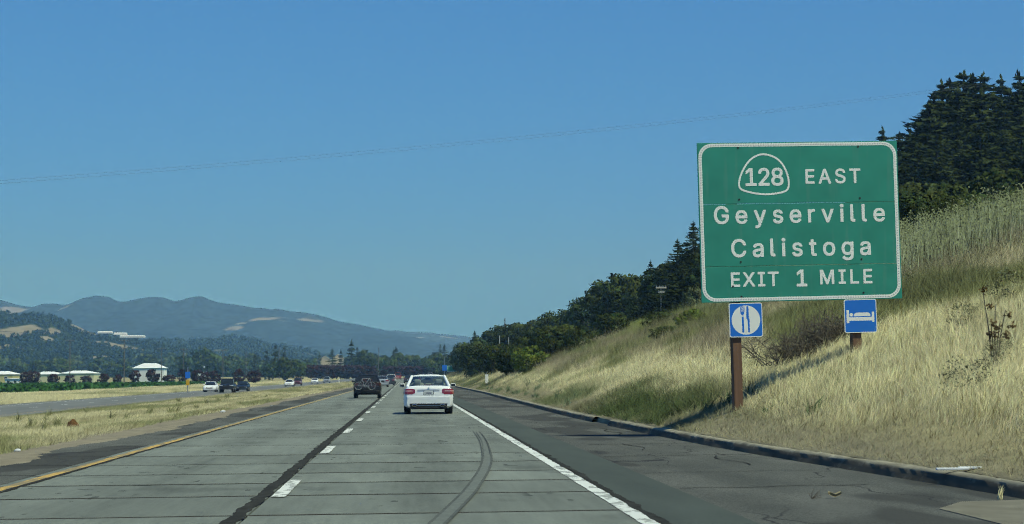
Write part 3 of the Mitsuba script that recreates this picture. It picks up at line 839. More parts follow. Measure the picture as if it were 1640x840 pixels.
# the rest of the traffic: (name, shape, paint, label, category, pixel column, distance)
for nm, kd, pt_, lab, ct, px, Y in [
    ('silver_car', 'sedan', 'car_silver', 'silver car just right of and beyond the black hatchback', 'car', 611.0, 285),
    ('dark_car', 'sedan', 'car_graphite', 'dark grey car ahead of the silver car in the left lane', 'car', 622.5, 335),
    ('white_van', 'suv', 'car_white', 'tall white vehicle ahead of the dark grey car in the left lane', 'car', 626.5, 420),
    ('red_van', 'van', 'car_red', 'red van far ahead in the left lane', 'van', 637.5, 660),
    ('dark_car', 'suv', 'car_black', 'dark car half hidden behind the white saloon roof', 'car', 664.0, 330),
    ('dark_car', 'sedan', 'car_graphite', 'small dark car far ahead beside the dashed lane line', 'car', 654.0, 430),
    ('dark_car', 'sedan', 'car_graphite', 'tiny dark car far ahead above the white saloon', 'car', 679.0, 800),
    ('silver_car', 'suv', 'car_silver', 'tiny pale car far ahead above the right side of the white saloon', 'car', 689.0, 850),
    ('white_van', 'van', 'car_white', 'tiny white vehicle far ahead above the left side of the white saloon', 'car', 666.5, 880),
]:
    X = at(px, 601, Y)[0]
    car(nm, kd, pt_, lab, ct, X, Y, float(zr(Y)), detail=Y < 300)
for nm, kd, pt_, lab, ct, px, Y in [
    ('white_car', 'sedan', 'car_white', 'white car coming towards us on the far carriageway left of the dark pickup', 'car', 335.0, 308),
    ('pickup_truck', 'pickup', 'car_black', 'dark pickup truck coming towards us between a white and a dark car', 'pickup', 362.0, 292),
    ('dark_car', 'sedan', 'car_black', 'dark car coming towards us right of the dark pickup', 'car', 387.0, 322),
    ('white_car', 'sedan', 'car_white', 'white car coming towards us next to a small maroon car', 'car', 462.5, 455),
    ('maroon_car', 'suv', 'car_maroon', 'small maroon car coming towards us behind a white car', 'car', 476.0, 500),
    ('silver_car', 'sedan', 'car_white', 'small white car far off on the opposite road, left of two', 'car', 503.5, 590),
    ('silver_car', 'suv', 'car_silver', 'small silver car far off on the opposite road, right of two', 'car', 523.0, 610),
    ('dark_car', 'pickup', 'car_graphite', 'distant dark truck on the opposite road behind the black hatchback', 'car', 602.0, 760),
]:
    X = at(px, 601, Y)[0]
    car(nm, kd, pt_, lab, ct, X, Y, ONZ + float(zr(Y)), head=math.pi, detail=Y < 330)


# ------------------------------------------------------------------ foliage
def cards(C, size, out, rng, col, elong=1.6, mixn=0.75, axis=None):
    """Leaf-sized quads at C; out: outward directions that shade them."""
    n = len(C)
    a = rng.normal(size=(n, 3))
    a /= np.linalg.norm(a, axis=1, keepdims=True)
    if axis is not None:
        a = axis
    b = np.cross(a, rng.normal(size=(n, 3)))
    b /= np.linalg.norm(b, axis=1, keepdims=True)
    s = np.broadcast_to(size, (n,)) * rng.uniform(0.7, 1.3, n)
    a, b = a * (s * elong / 2)[:, None], b * (s / 2)[:, None]
    V = np.stack([C - a, C + b * .9 - a * .1, C + a, C - b * .9 - a * .1], 1).reshape(-1, 3)
    i = np.arange(n)[:, None] * 4
    F = np.vstack([i + [0, 1, 2], i + [0, 2, 3]])
    fn = np.cross(a, b)
    fn /= np.linalg.norm(fn, axis=1, keepdims=True)
    fn *= np.sign((fn * out).sum(1, keepdims=True) + 1e-9)
    nn = out * mixn + fn * (1 - mixn)
    nn /= np.linalg.norm(nn, axis=1, keepdims=True)
    return V, F, np.repeat(nn, 4, 0), np.repeat(col, 4, 0)


def crown_round(seed, ncl, nleaf, size, base, clr=0.17, squash=1.0, lo=0.18, trunk=True):
    """Unit-height broad crown: clumps of leaves over an uneven body; base at z = 0, top at 1."""
    rng = np.random.default_rng(seed)
    d = rng.normal(size=(ncl, 3))
    d /= np.linalg.norm(d, axis=1, keepdims=True)
    lump = 0.68 + 0.62 * meshkit.fbm(d * 1.7 + seed, 3, seed)
    rr = (rng.uniform(0.25, 1, ncl) ** 0.33)[:, None] * lump[:, None]
    mid = (1 + lo) / 2
    cc = d * rr * [0.40 * squash, 0.40 * squash, (1 - lo) / 2] + [0, 0, mid]
    cc[:, 2] = np.clip(cc[:, 2], lo * 0.8, 0.95)
    tone = rng.uniform(0.55, 1.5, ncl)
    hue = rng.normal(0, 0.10, ncl)
    o = rng.normal(size=(ncl * nleaf, 3))
    o /= np.linalg.norm(o, axis=1, keepdims=True)
    rad = clr * rng.uniform(0.6, 1.25, ncl)
    C = np.repeat(cc, nleaf, 0) + o * (np.repeat(rad, nleaf) * rng.uniform(0.3, 1, ncl * nleaf) ** 0.5)[:, None] * [1, 1, 0.75]
    col = np.asarray(base)[None] * np.repeat(tone, nleaf)[:, None] * rng.uniform(0.75, 1.25, (ncl * nleaf, 1))
    col[:, 0] *= 1 + np.repeat(hue, nleaf)
    out = o * 0.8 + np.repeat(d, nleaf, 0) * 0.6 + [0, 0, .15]
    out /= np.linalg.norm(out, axis=1, keepdims=True)
    return cards(C, size, out, rng, np.clip(col, 0, 1))


def crown_conifer(seed, levels, size, base, width=0.24, per=9, lo=0.05):
    """Unit-height conifer crown of drooping, uneven boughs that end in points."""
    rng = np.random.default_rng(seed)
    Cs, outs, cols, axs, szs = [], [], [], [], []
    for l in range(levels):
        t = (l + rng.uniform(-.4, .4)) / levels
        z = lo + (0.985 - lo) * t
        R = width * min(1.0, 1.6 * (1 - t)) ** 0.9 * (0.75 + 0.25 * (1 - t)) * rng.uniform(0.62, 1.2) + 0.006
        for k in range(max(4, int(per * (1 - 0.35 * t)))):
            a = rng.uniform(0, 6.283)
            r1 = R * rng.uniform(0.5, 1.2)
            n = max(6, int(30 * r1 / width * min(1.0, 0.024 / size)))
            q = rng.uniform(0.10, 1, n) ** 0.75
            lat = rng.normal(0, 1, n) * 0.20 * r1 * (1.05 - q)
            x = np.cos(a) * q * r1 - np.sin(a) * lat
            y = np.sin(a) * q * r1 + np.cos(a) * lat
            zz = z - 0.26 * r1 * q + 0.20 * r1 * q ** 3 + rng.normal(0, .004, n) - 0.25 * np.abs(lat)
            Cs.append(np.stack([x, y, zz], -1))
            ax = np.stack([np.cos(a) + 0 * q, np.sin(a) + 0 * q, -.26 + .6 * q * q], -1) + rng.normal(0, .35, (n, 3))
            axs.append(ax / np.linalg.norm(ax, axis=1, keepdims=True))
            szs.append(size * (1.15 - .5 * q) * (1 - .35 * t))
            o = np.stack([np.cos(a) * .7 + 0 * q, np.sin(a) * .7 + 0 * q, .55 + 0 * q], -1) + rng.normal(0, .3, (n, 3))
            outs.append(o / np.linalg.norm(o, axis=1, keepdims=True))
            cols.append(np.asarray(base)[None] * rng.uniform(.5, 1.5) * rng.uniform(.75, 1.25, (n, 1)))
    n = 14
    Cs.append(np.stack([rng.normal(0, .003, n), rng.normal(0, .003, n), rng.uniform(.94, 1.0, n)], -1))
    axs.append(np.tile([[0, 0, 1.0]], (n, 1)))
    szs.append(np.full(n, size * .5))
    outs.append(np.tile([[.3, -.5, .8]], (n, 1)))
    cols.append(np.tile(np.asarray(base)[None], (n, 1)))
    C, out, col, ax = np.vstack(Cs), np.vstack(outs), np.vstack(cols), np.vstack(axs)
    return cards(C, np.concatenate(szs), out, rng, np.clip(col, 0, 1), elong=2.8, axis=ax)


def trunk_mesh(seed, h=0.5, r=0.03, limbs=5):
    rng = np.random.default_rng(seed)
    ms = [tube([(0, 0, -.06), (0.004, 0, .1), (-.006, .006, h * .6), (.004, 0, h)], [r * 1.3, r, r * .75, r * .4], 7)]
    for k in range(limbs):
        a = k * 2.4 + rng.uniform(-.4, .4)
        z = h * rng.uniform(.35, .7)
        e = np.array((math.cos(a), math.sin(a), .9)) * rng.uniform(.16, .26)
        ms.append(tube([(0, 0, z), e * .5 + (0, 0, z + .01), e + (0, 0, z + .03)], [r * .5, r * .35, r * .15], 5))
    return cat_(ms)


def group_of(key, mesh4, bsdf='leaf'):
    V, F, Nn, Cc = mesh4
    scene[key] = {'type': 'shapegroup', 'shape': {'type': 'ply', 'filename': meshkit.write_ply((V, F), False, None, Cc, Nn), 'face_normals': False, 'bsdf': {'type': 'ref', 'id': bsdf}}}
    return key


def group_mesh(key, mesh, bsdf, smooth=True):
    scene[key] = {'type': 'shapegroup', 'shape': mikit.ply(mesh, bsdf, smooth=smooth)}
    return key


OAK, FIR, PLUM, LIGHT, GREY, BRUSH = (.055, .072, .023), (.043, .057, .020), (.042, .021, .020), (.115, .150, .030), (.105, .125, .062), (.050, .066, .022)
KIND = {}
for i in range(5):
    KIND.setdefault('oak', []).append(group_of(f'oak_crown_{i}', crown_round(100 + i, 150, 44, .034, np.array(OAK) * (.8, 1.0, 1.25, .9, 1.5)[i] * ((1, 1, 1), (1.05, 1, .9), (1.0, 1.02, 1), (.95, 1, 1.1), (1.08, 1, .85))[i], .12, 1.15 if i % 2 else .95, .12)))
for i in range(4):
    KIND.setdefault('fir', []).append(group_of(f'fir_crown_{i}', crown_conifer(140 + i, 40, .021, FIR, .27 + .03 * i, 16)))
for i in range(3):
    KIND.setdefault('farfir', []).append(group_of(f'farfir_crown_{i}', crown_conifer(180 + i, 20, .042, FIR, .20 + .03 * i, 10)))
    KIND.setdefault('farround', []).append(group_of(f'farround_crown_{i}', crown_round(190 + i, 46, 16, .09, (.058, .082, .024), .16, 1.1, .08)))
    KIND.setdefault('plum', []).append(group_of(f'plum_crown_{i}', crown_round(210 + i, 60, 22, .075, PLUM, .15, 1.25, .10)))
    KIND.setdefault('bush', []).append(group_of(f'bush_crown_{i}', crown_round(220 + i, 90, 40, .045, BRUSH, .15, 1.5, .02)))
KIND['drybush'] = [group_of(f'drybush_crown_{i}', crown_round(270 + i, 46, 16, .035, (.15, .15, .085), .20, 1.5, .0)) for i in range(2)]
KIND['lightbush'] = [group_of(f'lightbush_crown_{i}', crown_round(240 + i, 80, 34, .05, LIGHT, .16, 1.5, .02)) for i in range(2)]
KIND['greybush'] = [group_of(f'greybush_crown_{i}', crown_round(250 + i, 80, 30, .05, GREY, .16, 1.4, .02)) for i in range(2)]
TR_ROUND = group_mesh('round_trunk', trunk_mesh(5, .55, .030, 6), 'bark')
TR_FIR = group_mesh('fir_trunk', tube([(0, 0, -.05), (0, 0, .4), (0, 0, .97)], [.017, .012, .002], 6), 'bark')
TR_BUSH = group_mesh('bush_stem', trunk_mesh(8, .35, .022, 4), 'bark')
tree_rng = random.Random(31)


def tree(name, kind, label, cat, x, y, h, wide=1.0, group=None, sink=0.02, z=None):
    t = thing(name, label, cat, group)
    z = float(ground(x, y)) if z is None else z
    M = T().translate([x, y, z - sink * h]).rotate([0, 0, 1], tree_rng.uniform(0, 360)).scale([h * wide, h * wide, h])
    g = KIND[kind][tree_rng.randrange(len(KIND[kind]))]
    scene[t + '__crown'] = {'type': 'instance', 'shapegroup': {'type': 'ref', 'id': g}, 'to_world': M}
    tk = TR_FIR if 'fir' in kind else TR_BUSH if 'bush' in kind else TR_ROUND
    scene[t + '__' + ('stem' if 'bush' in kind else 'trunk')] = {'type': 'instance', 'shapegroup': {'type': 'ref', 'id': tk}, 'to_world': M}
    return t


def tree_px(name, kind, label, cat, px, top, Y, wide=1.0, group=None, extra=0.0):
    """A tree whose top is seen at (px, top) when it stands at distance Y."""
    p = at(px, top, Y)
    g = float(ground(p[0], p[1]))
    h = max(1.0, (p[2] - g) * 1.03) + extra
    return tree(name, kind, label, cat, p[0], p[1], h, wide, group)


# wood on the hill: the trees that make its skyline, then those that fill it
for px, top, Y, w, lab in [
    (1543, 114, 300, 1.9, 'tallest dark fir on the right skyline with a broad ragged crown'), (1508, 132, 290, 1.7, 'dark fir just left of the tallest fir on the skyline'),
    (1478, 200, 300, 1.6, 'dark fir right beside the upper corner of the green sign, lower than the tallest'), (1575, 120, 310, 1.8, 'dark fir joined to the right side of the tallest fir'),
    (1603, 124, 330, 1.4, 'slender fir with pointed top, second from the right edge'), (1632, 116, 320, 1.5, 'slender fir with pointed top at the right edge'),
    (1413, 206, 330, 1.1, 'small fir whose tip shows above the green sign corner'), (1440, 213, 320, 1.3, 'fir standing directly behind the right edge of the green sign'),
    (1110, 356, 240, 1.3, 'pointed fir touching the left edge of the green sign'), (1085, 384, 250, 1.4, 'dark fir just left of the one touching the green sign'), (1140, 330, 250, 1.3, 'fir hidden mostly behind the left half of the green sign'),
    (1042, 418, 262, 1.1, 'narrow isolated fir tip rising above the round oaks'), (760, 531, 560, 1.1, 'lone fir at the low end of the wooded hill'), (738, 556, 600, .8, 'tiny fir at the very end of the wooded hill')]:
    tree_px('fir_tree', 'fir', lab, 'tree', px, top, Y, w)
for px, top, Y, w, lab in [
    (1005, 441, 300, 1.2, 'round oak on the skyline left of the narrow fir'), (975, 452, 310, 1.1, 'round oak on the skyline, second left of the narrow fir'), (1068, 425, 255, 1.2, 'wide oak below the two firs left of the green sign'),
    (940, 476, 330, 1.15, 'round oak half way down the wooded skyline'), (914, 497, 345, 1.1, 'round oak below the middle of the wooded skyline'), (886, 502, 360, 1.1, 'oak with flat top left of the middle of the skyline'),
    (862, 512, 375, 1.0, 'oak in the dip of the skyline right of the tall pole'), (832, 518, 400, 1.3, 'broad oak right beside the tall pole'), (797, 524, 430, 1.2, 'broad oak left of the tall pole'),
    (775, 545, 470, 1.2, 'dark oak near the low end of the wooded hill'), (752, 552, 540, 1.3, 'dark round oak at the low end of the hill by the road'), (742, 562, 500, 1.2, 'dark oak leaning over the verge at the end of the hill')]:
    tree_px('oak_tree', 'oak', lab, 'tree', px, top, Y, w)
for k, (px, top, Y) in enumerate([(1488, 165, 260), (1522, 128, 285), (1558, 122, 290), (1590, 150, 270), (1617, 145, 280), (1645, 130, 275), (1497, 150, 275), (1535, 145, 265), (1570, 145, 265), (1460, 215, 280), (1605, 165, 262), (1630, 150, 268), (1470, 232, 240), (1500, 215, 235), (1535, 200, 240), (1570, 205, 235), (1605, 210, 240), (1635, 205, 235), (1660, 190, 260), (1450, 250, 250), (1425, 240, 270), (1125, 400, 215), (1095, 420, 215), (1150, 380, 220)]):
    tree_px('fir_tree', 'fir', 'dark fir packed in front of the taller firs in the wood on the hill', 'tree', px, top, Y, 1.75, 'firs packed in front of the skyline firs')
n_fill = 0
fill_rng = random.Random(77)
for k in range(400):
    if n_fill >= 105:
        break
    px = fill_rng.uniform(735, 1690)
    tl = None
    d = fill_rng.uniform(1.5, 26)
    Y = (27 + d) * FPX / (px - 650)
    if Y > 560 or Y < 95:
        continue
    Y = min(Y, 620)
    x = float(TREELINE(Y) + d + xc(Y))
    # keep under the skyline
    sky_px = np.interp(px, [735, 760, 800, 850, 900, 950, 1000, 1050, 1100, 1150, 1400, 1470, 1500, 1690], [565, 548, 540, 528, 508, 480, 452, 440, 405, 390, 310, 310, 305, 295])
    ztop = at(px, sky_px + 6, Y)[2]
    g = float(ground(x, Y))
    h = min(ztop - g, fill_rng.uniform(5, 10))
    if h < 2.6:
        continue
    firry = px > 1440 and d > 10 and fill_rng.random() < .5
    tree('fir_tree' if firry else 'oak_tree', 'fir' if firry else 'oak', 'dark fir among the trees filling the wood on the hill' if firry else 'oak among the trees filling the wood on the hill', 'tree', x, Y, h, fill_rng.uniform(.95, 1.35), 'firs filling the wood' if firry else 'oaks filling the wood')
    n_fill += 1
# shrubs at the edge of the wood and on the grass slope: (column, base row, height and width in pixels, kind, label)
for px, base, hp, wp, kd, lab in [
    (982, 542, 34, 42, 'bush', 'dark round bush alone on the slope below the oaks'), (930, 568, 34, 44, 'bush', 'dark bush at the edge of the wood, lower left of the lone round bush'),
    (885, 576, 44, 62, 'bush', 'long dark bush at the edge of the wood above the pale slope'), (1085, 500, 42, 50, 'bush', 'dark bush under the utility pole left of the green sign'),
    (1062, 529, 26, 48, 'bush', 'low dark bush on the slope below the utility pole'), (1070, 549, 22, 40, 'bush', 'lowest of the dark bushes below the utility pole'),
    (1108, 532, 30, 36, 'lightbush', 'loose green bush just left of the green sign corner'), (1114, 505, 40, 34, 'greybush', 'grey green feathery bush at the left edge of the green sign'),
    (965, 512, 34, 56, 'greybush', 'pale grey green bush among the dark oaks'), (1003, 497, 26, 60, 'lightbush', 'bright green bush in front of the oak wood'), (1035, 495, 22, 48, 'lightbush', 'bright green bush left of the utility pole'),
    (960, 528, 20, 40, 'lightbush', 'bright green bush above the lone dark round bush'), (850, 598, 36, 44, 'lightbush', 'yellow green bush at the foot of the wood'), (825, 600, 40, 46, 'bush', 'dark green bush at the foot of the wood near the verge'),
    (772, 603, 42, 56, 'bush', 'dark bush above the white marker'), (779, 600, 11, 16, 'bush', 'small dark shrub just above the white marker'),
    (1560, 632, 52, 66, 'drybush', 'dark shrub in the dry grass near the right edge'), (1612, 592, 44, 48, 'drybush', 'grey dark shrub beside the rusty leaved plant'), (1548, 528, 38, 46, 'drybush', 'yellow green bush on the slope right of the green sign'),
    (1630, 484, 48, 64, 'drybush', 'dark shrub on the slope cut by the right edge'), (1470, 474, 34, 64, 'drybush', 'low grey brush on the slope beside the lower right corner of the green sign')]:
    p = on_ground(px, base)
    s_ = p[1] / FPX
    tree('shrub', kd, lab, 'shrub', p[0], p[1] + .3, hp * s_ * 1.3, wp / hp * .85, sink=0.08)
for px, top, Y, w, kd, lab in [
    (1500, 300, 150, 1.5, 'bush', 'leafy tree below the tall firs behind the green sign'), (1580, 285, 155, 1.6, 'bush', 'dark leafy tree below the slender firs'), (1632, 272, 150, 1.3, 'bush', 'dark leafy tree at the right edge below the firs'), (1462, 300, 160, 1.2, 'bush', 'dark leafy tree beside the right edge of the green sign')]:
    tree_px('small_tree', kd, lab, 'tree', px, top, Y, w)

for px, base, hp, wp, kd, lab in [(742, 600, 52, 46, 'oak', 'dense oak at the very end of the hill, touching the valley trees'), (766, 604, 58, 50, 'oak', 'dense oak near the road left of the white marker'), (792, 603, 52, 52, 'oak', 'dense oak near the road right of the white marker'),
                                  (818, 602, 50, 46, 'oak', 'dense oak at the foot of the hill, second right of the white marker'), (846, 590, 52, 50, 'oak', 'dense oak in the lower edge of the wood above the tall pole bases'), (872, 584, 48, 52, 'oak', 'dense oak in the lower edge of the wood, left of the long dark bush'), (905, 570, 50, 54, 'oak', 'dense oak in the lower edge of the wood, above the long dark bush'), (945, 545, 48, 52, 'oak', 'dense oak in the lower edge of the wood, left of the lone round bush'),
                                  (1010, 500, 44, 60, 'oak', 'dense oak behind the bright green bushes'), (1075, 480, 50, 60, 'oak', 'dense oak behind the utility pole left of the green sign')]:
    p = on_ground(px, base)
    s_ = p[1] / FPX
    tree('oak_tree', kd, lab, 'tree', p[0], p[1] + 1, hp * s_ * 1.1, wp / hp * .95, sink=0.10)

# dead grey brush behind the sign: sticks
st_rng = np.random.default_rng(12)
for px, base, h, lab in ((1282, 592, 1.0, 'dead grey brush between the sign posts, left of two'), (1340, 577, 1.15, 'dead grey brush between the sign posts, right of two')):
    p = at(px, base, 54.0)
    p[2] = float(ground(p[0], p[1]))
    ms = []
    for k in range(190):
        a = st_rng.uniform(0, 6.28)
        lean = st_rng.uniform(.2, 2.2)
        o = p + [st_rng.normal(0, .42), st_rng.normal(0, .3), -.05]
        L = h * st_rng.uniform(.5, 1.05)
        e = np.array([math.cos(a) * lean, math.sin(a) * lean, 1.0]) * L / math.hypot(1, lean)
        w_ = st_rng.normal(0, .12, 3)
        m1, m2 = o + e * .5 + w_ + (0, 0, .10), o + e + w_ * .5
        ms.append(tube([o, m1, m2], [.013, .009, .004], 3))
        for _ in range(3):
            ms.append(tube([m1, (m1 + m2) / 2 + st_rng.normal(0, .07, 3), m1 + st_rng.normal(0, .2, 3) + (0, 0, .10)], [.008, .006, .003], 3))
    add('dead_brush', cat_(ms), 'dry_stick', smooth=True, label=lab, cat='shrub')
# rusty leaved dry plant near the right edge
p = on_ground(1594, 588)
t = thing('dry_plant', 'tall dry plant with rust coloured leaf heads at the right edge', 'plant')
for k, (dx, hh) in enumerate(((-.20, 1.35), (.02, 1.1), (.20, 1.0), (-.06, .75), (.10, .8))):
    add('stem', tube([p + (dx * .2, 0, -.1), p + (dx * .5, .02, hh * .5), p + (dx, 0, hh)], [.016, .012, .007], 5), 'dry_stick', t, smooth=True)
    for _ in range(2):
        hd = p + np.array([dx + st_rng.uniform(-.16, .16), st_rng.uniform(-.1, .1), hh * st_rng.uniform(.45, 1.0)])
        o = st_rng.normal(size=(34, 3))
        o /= np.linalg.norm(o, axis=1, keepdims=True)
        V, F, Nn, Cc = cards(hd + o * [.09, .09, .09] * st_rng.uniform(.05, 1, (34, 1)), .038, o, st_rng, np.array([[.19, .125, .055]]) * st_rng.uniform(.5, 1.3, (34, 1)))
        add('leaf_head', (V, F), 'leaf', t, color=Cc, normals=Nn)


# ------------------------------------------------------------------ grass
def blades(X, Y, h, w, col, rng, bend=0.35, tri=3, wind=(0.25, 0.1), lay=None):
    n = len(X)
    Z = ground(X, Y) - 0.03
    a = rng.uniform(0, 6.283, n)
    side = np.stack([np.cos(a), np.sin(a), 0 * a], -1)
    # broad side mostly towards the traffic
    side[:, 1] *= 0.6
    turn = (meshkit.fbm(np.stack([X * .8, Y * .5, 0 * X], -1), 3, 17) - .5) * 7
    lay = 1 if lay is None else lay
    lean = np.stack([(wind[0] * np.cos(turn) * 1.6 + rng.normal(0, bend, n)) * lay, (wind[0] * np.sin(turn) * 1.6 + rng.normal(wind[1], bend, n)) * lay, np.ones(n)], -1)
    lean /= np.linalg.norm(lean, axis=1, keepdims=True)
    P = np.stack([X, Y, Z], -1)
    tip = P + lean * h[:, None] + np.stack([lean[:, 0], lean[:, 1], -0.35 * np.hypot(lean[:, 0], lean[:, 1])], -1) * (h * 0.5)[:, None]
    mid = P + lean * (h * 0.55)[:, None]
    s = side * (w / 2)[:, None]
    nn = np.stack([rng.normal(0.0, .35, n), rng.normal(-.25, .35, n), np.full(n, .8)], -1)
    nn /= np.linalg.norm(nn, axis=1, keepdims=True)
    if tri == 3:
        V = np.stack([P - s, P + s, mid + s * .8, mid - s * .8, tip], 1)
        i = np.arange(n)[:, None] * 5
        F = np.vstack([i + [0, 1, 2], i + [0, 2, 3], i + [3, 2, 4]])
        k = 5
    else:
        V = np.stack([P - s, P + s, tip], 1)
        F = np.arange(n)[:, None] * 3 + [0, 1, 2]
        k = 3
    return V.reshape(-1, 3), F, np.repeat(nn, k, 0), np.repeat(col, k, 0)


def fb2(x, y, sx, sy, seed, o=3):
    return meshkit.fbm(np.stack([x * sx, y * sy, 0 * x], -1), o, seed)


STRAW, GOLD, OLIVE, GREEN, BROWN, GREYG = (np.array(c) for c in ((.56, .515, .315), (.64, .58, .335), (.17, .185, .075), (.085, .13, .04), (.215, .185, .125), (.20, .215, .135)))


def hill_look(x, y, rng):
    """Height and colour of the slope's grass by place."""
    n = len(x)
    d = x - xc(y) - KERB(y)
    tl = TREELINE(y) - 6.2
    a = fb2(x, y, .22, .09, 21)
    b = fb2(x, y, .16, .06, 33)
    c = fb2(x, y, .9, .35, 45)
    e = fb2(x, y, 2.4, 1.1, 57)
    rel = d / tl
    h = 0.25 + 0.16 * c
    col = STRAW + (GOLD - STRAW) * c[:, None]
    def blend(col, target, k):
        return col + (target - col) * np.clip(k, 0, 1)[:, None]
    sm = lambda lo, hi, v: np.clip((v - lo) / (hi - lo), 0, 1)
    dn = d + 4.5 * (b - .5) + 2.5 * (c - .5)
    d0 = np.interp(y, [40, 55, 75, 120, 200], [7.5, 5.4, 5.0, 3.4, 2.9])
    up = sm(d0, d0 + 2.2, dn)
    col = blend(col, np.array((.29, .255, .165)), .70 * up)
    brush = up * sm(.34, .50, fb2(x, y, .3, .1, 34))
    col = blend(col, BROWN * 1.05, .85 * brush)
    h = h + .30 * brush + .08 * up
    col = blend(col, OLIVE * 1.0, .9 * sm(.47, .56, a) * sm(d0 - 2.0, d0 + .5, dn))
    dark = sm(.53, .66, fb2(x, y, .42, .18, 39)) * sm(d0 - 1, d0 + 2, dn)
    col = blend(col, np.array((.10, .105, .055)), .7 * dark)
    h = h + .25 * dark
    top = sm(.70, .86, rel + .3 * (c - .5))
    col = blend(col, GREYG, .8 * top * sm(190, 150, y))
    h = h + top * .3 * sm(190, 150, y)
    lime = sm(.50, .72, rel + .35 * (a - .5)) * sm(140, 190, y)
    col = blend(col, np.array((.185, .225, .055)), .85 * lime)
    # matted and weedy strip by the kerb
    low = sm(2.6, 1.0, d + 1.2 * (c - .5))
    h = h * (1 - .6 * low)
    col = blend(col, np.array((.215, .195, .125)), .85 * low)
    weed = sm(.44, .56, fb2(x, y, .5, .11, 61)) * sm(3.2, 1.6, d + 1.5 * (c - .5)) * sm(44, 60, y)
    tallw = sm(.36, .48, fb2(x, y, .9, .4, 63)) * sm(2.9, 1.7, d + .8 * (c - .5)) * sm(49, 53, y) * sm(82, 70, y)
    col = blend(col, np.array((.105, .135, .055)), .8 * weed)
    col = blend(col, np.array((.060, .085, .032)), .85 * tallw)
    h = h * (1 + .5 * weed + 1.4 * tallw)
    col = col * rng.uniform(.56, 1.24, (n, 1)) * (1 + rng.normal(0, .04, (n, 3))) * (.74 + .52 * e)[:, None]
    return h * rng.uniform(.6, 1.35, n), np.clip(col, .01, .9)


def scatter(u0, u1, y0, y1, dens, rng, visible=True):
    """Random points between offsets u0(y)..u1(y), kept to what the road can see."""
    n = int(dens * (y1 - y0) * float(np.mean(u1(np.linspace(y0, y1, 9)) - u0(np.linspace(y0, y1, 9)))))
    y = rng.uniform(y0, y1, n)
    u = u0(y) + rng.uniform(0, 1, n) * (u1(y) - u0(y))
    x = u + xc(y)
    m = np.abs(x / np.maximum(y, 1) - 0.0486) < 0.30 + 2.5 / y
    return x[m], y[m]


g_rng = np.random.default_rng(99)
bins = [14, 20, 30, 40, 52, 66, 82, 100, 125, 155, 195, 245, 310, 390, 490, 620]
parts = []
for y0, y1 in zip(bins[:-1], bins[1:]):
    ym = (y0 + y1) / 2
    w = max(.008, .44 * ym / 2185)
    dens = (2.6 if ym < 130 else 1.6) / (w * .40)
    x, y = scatter(lambda q: KERB(q) + .16, lambda q: TREELINE(q) + 5, y0, y1, dens, g_rng)
    h, col = hill_look(x, y, g_rng)
    dk = x - xc(y) - KERB(y)
    tall = g_rng.uniform(0, 1, len(x)) < .04
    h = np.where(tall, h * 1.7, h)
    col = np.where(tall[:, None], col * 1.25, col)
    parts.append(blades(x, y, h, w * g_rng.uniform(.5, 1.5, len(x)) * np.where(tall, .7, 1), np.clip(col, 0, .8), g_rng, tri=3 if ym < 90 else 1, lay=np.clip(2.8 - .9 * dk, 1, 2.4)))


def joined(ps):
    o, Fs = 0, []
    for V, F, _, _ in ps:
        Fs.append(F + o)
        o += len(V)
    return np.vstack([p[0] for p in ps]), np.vstack(Fs), np.vstack([p[2] for p in ps]), np.vstack([p[3] for p in ps])


V, F, Nn, Cc = joined(parts)
add('hillside_grass', (V, F), 'grass_blade', color=Cc, normals=Nn, label='tall dry straw coloured grass covering the slope behind the kerb', cat='grass', kind='stuff')

parts = []
for y0, y1 in zip([12, 24, 40, 60, 85, 120, 170, 240, 340, 480], [24, 40, 60, 85, 120, 170, 240, 340, 480, 640]):
    ym = (y0 + y1) / 2
    w = max(.012, .7 * ym / 2185)
    x, y = scatter(lambda q: -21.3 + 0 * q, lambda q: -8.1 + 0 * q, y0, y1, 1.5 / (w * .3), g_rng)
    u = x - xc(y)
    c, a = fb2(x, y, .5, .12, 71), fb2(x, y, .35, .07, 83)
    keep = g_rng.uniform(0, 1, len(x)) < np.clip((-7.9 - u) / 1.6 + 1.2 * (c - .5), .02, 1)
    x, y, c, a, u = x[keep], y[keep], c[keep], a[keep], u[keep]
    band = np.clip((fb2(x, y, 1.1, .02, 77) - .42) / .16, 0, 1)[:, None]
    col = (STRAW * .86 + (GOLD - STRAW) * c[:, None]) * (1 - .45 * band) + np.array((.21, .185, .10)) * .45 * band
    k = np.clip((a - .5) / .1, 0, 1)[:, None] * .75
    col = (col * (1 - k) + OLIVE * k) * g_rng.uniform(.65, 1.25, (len(x), 1))
    parts.append(blades(x, y, (.10 + .14 * c) * g_rng.uniform(.6, 1.5, len(x)), w * g_rng.uniform(.6, 1.4, len(x)), col, g_rng, tri=1))
V, F, Nn, Cc = joined(parts)
add('median_grass', (V, F), 'grass_blade', color=Cc, normals=Nn, label='short dry grass on the median between the two carriageways', cat='grass', kind='stuff')
parts = []
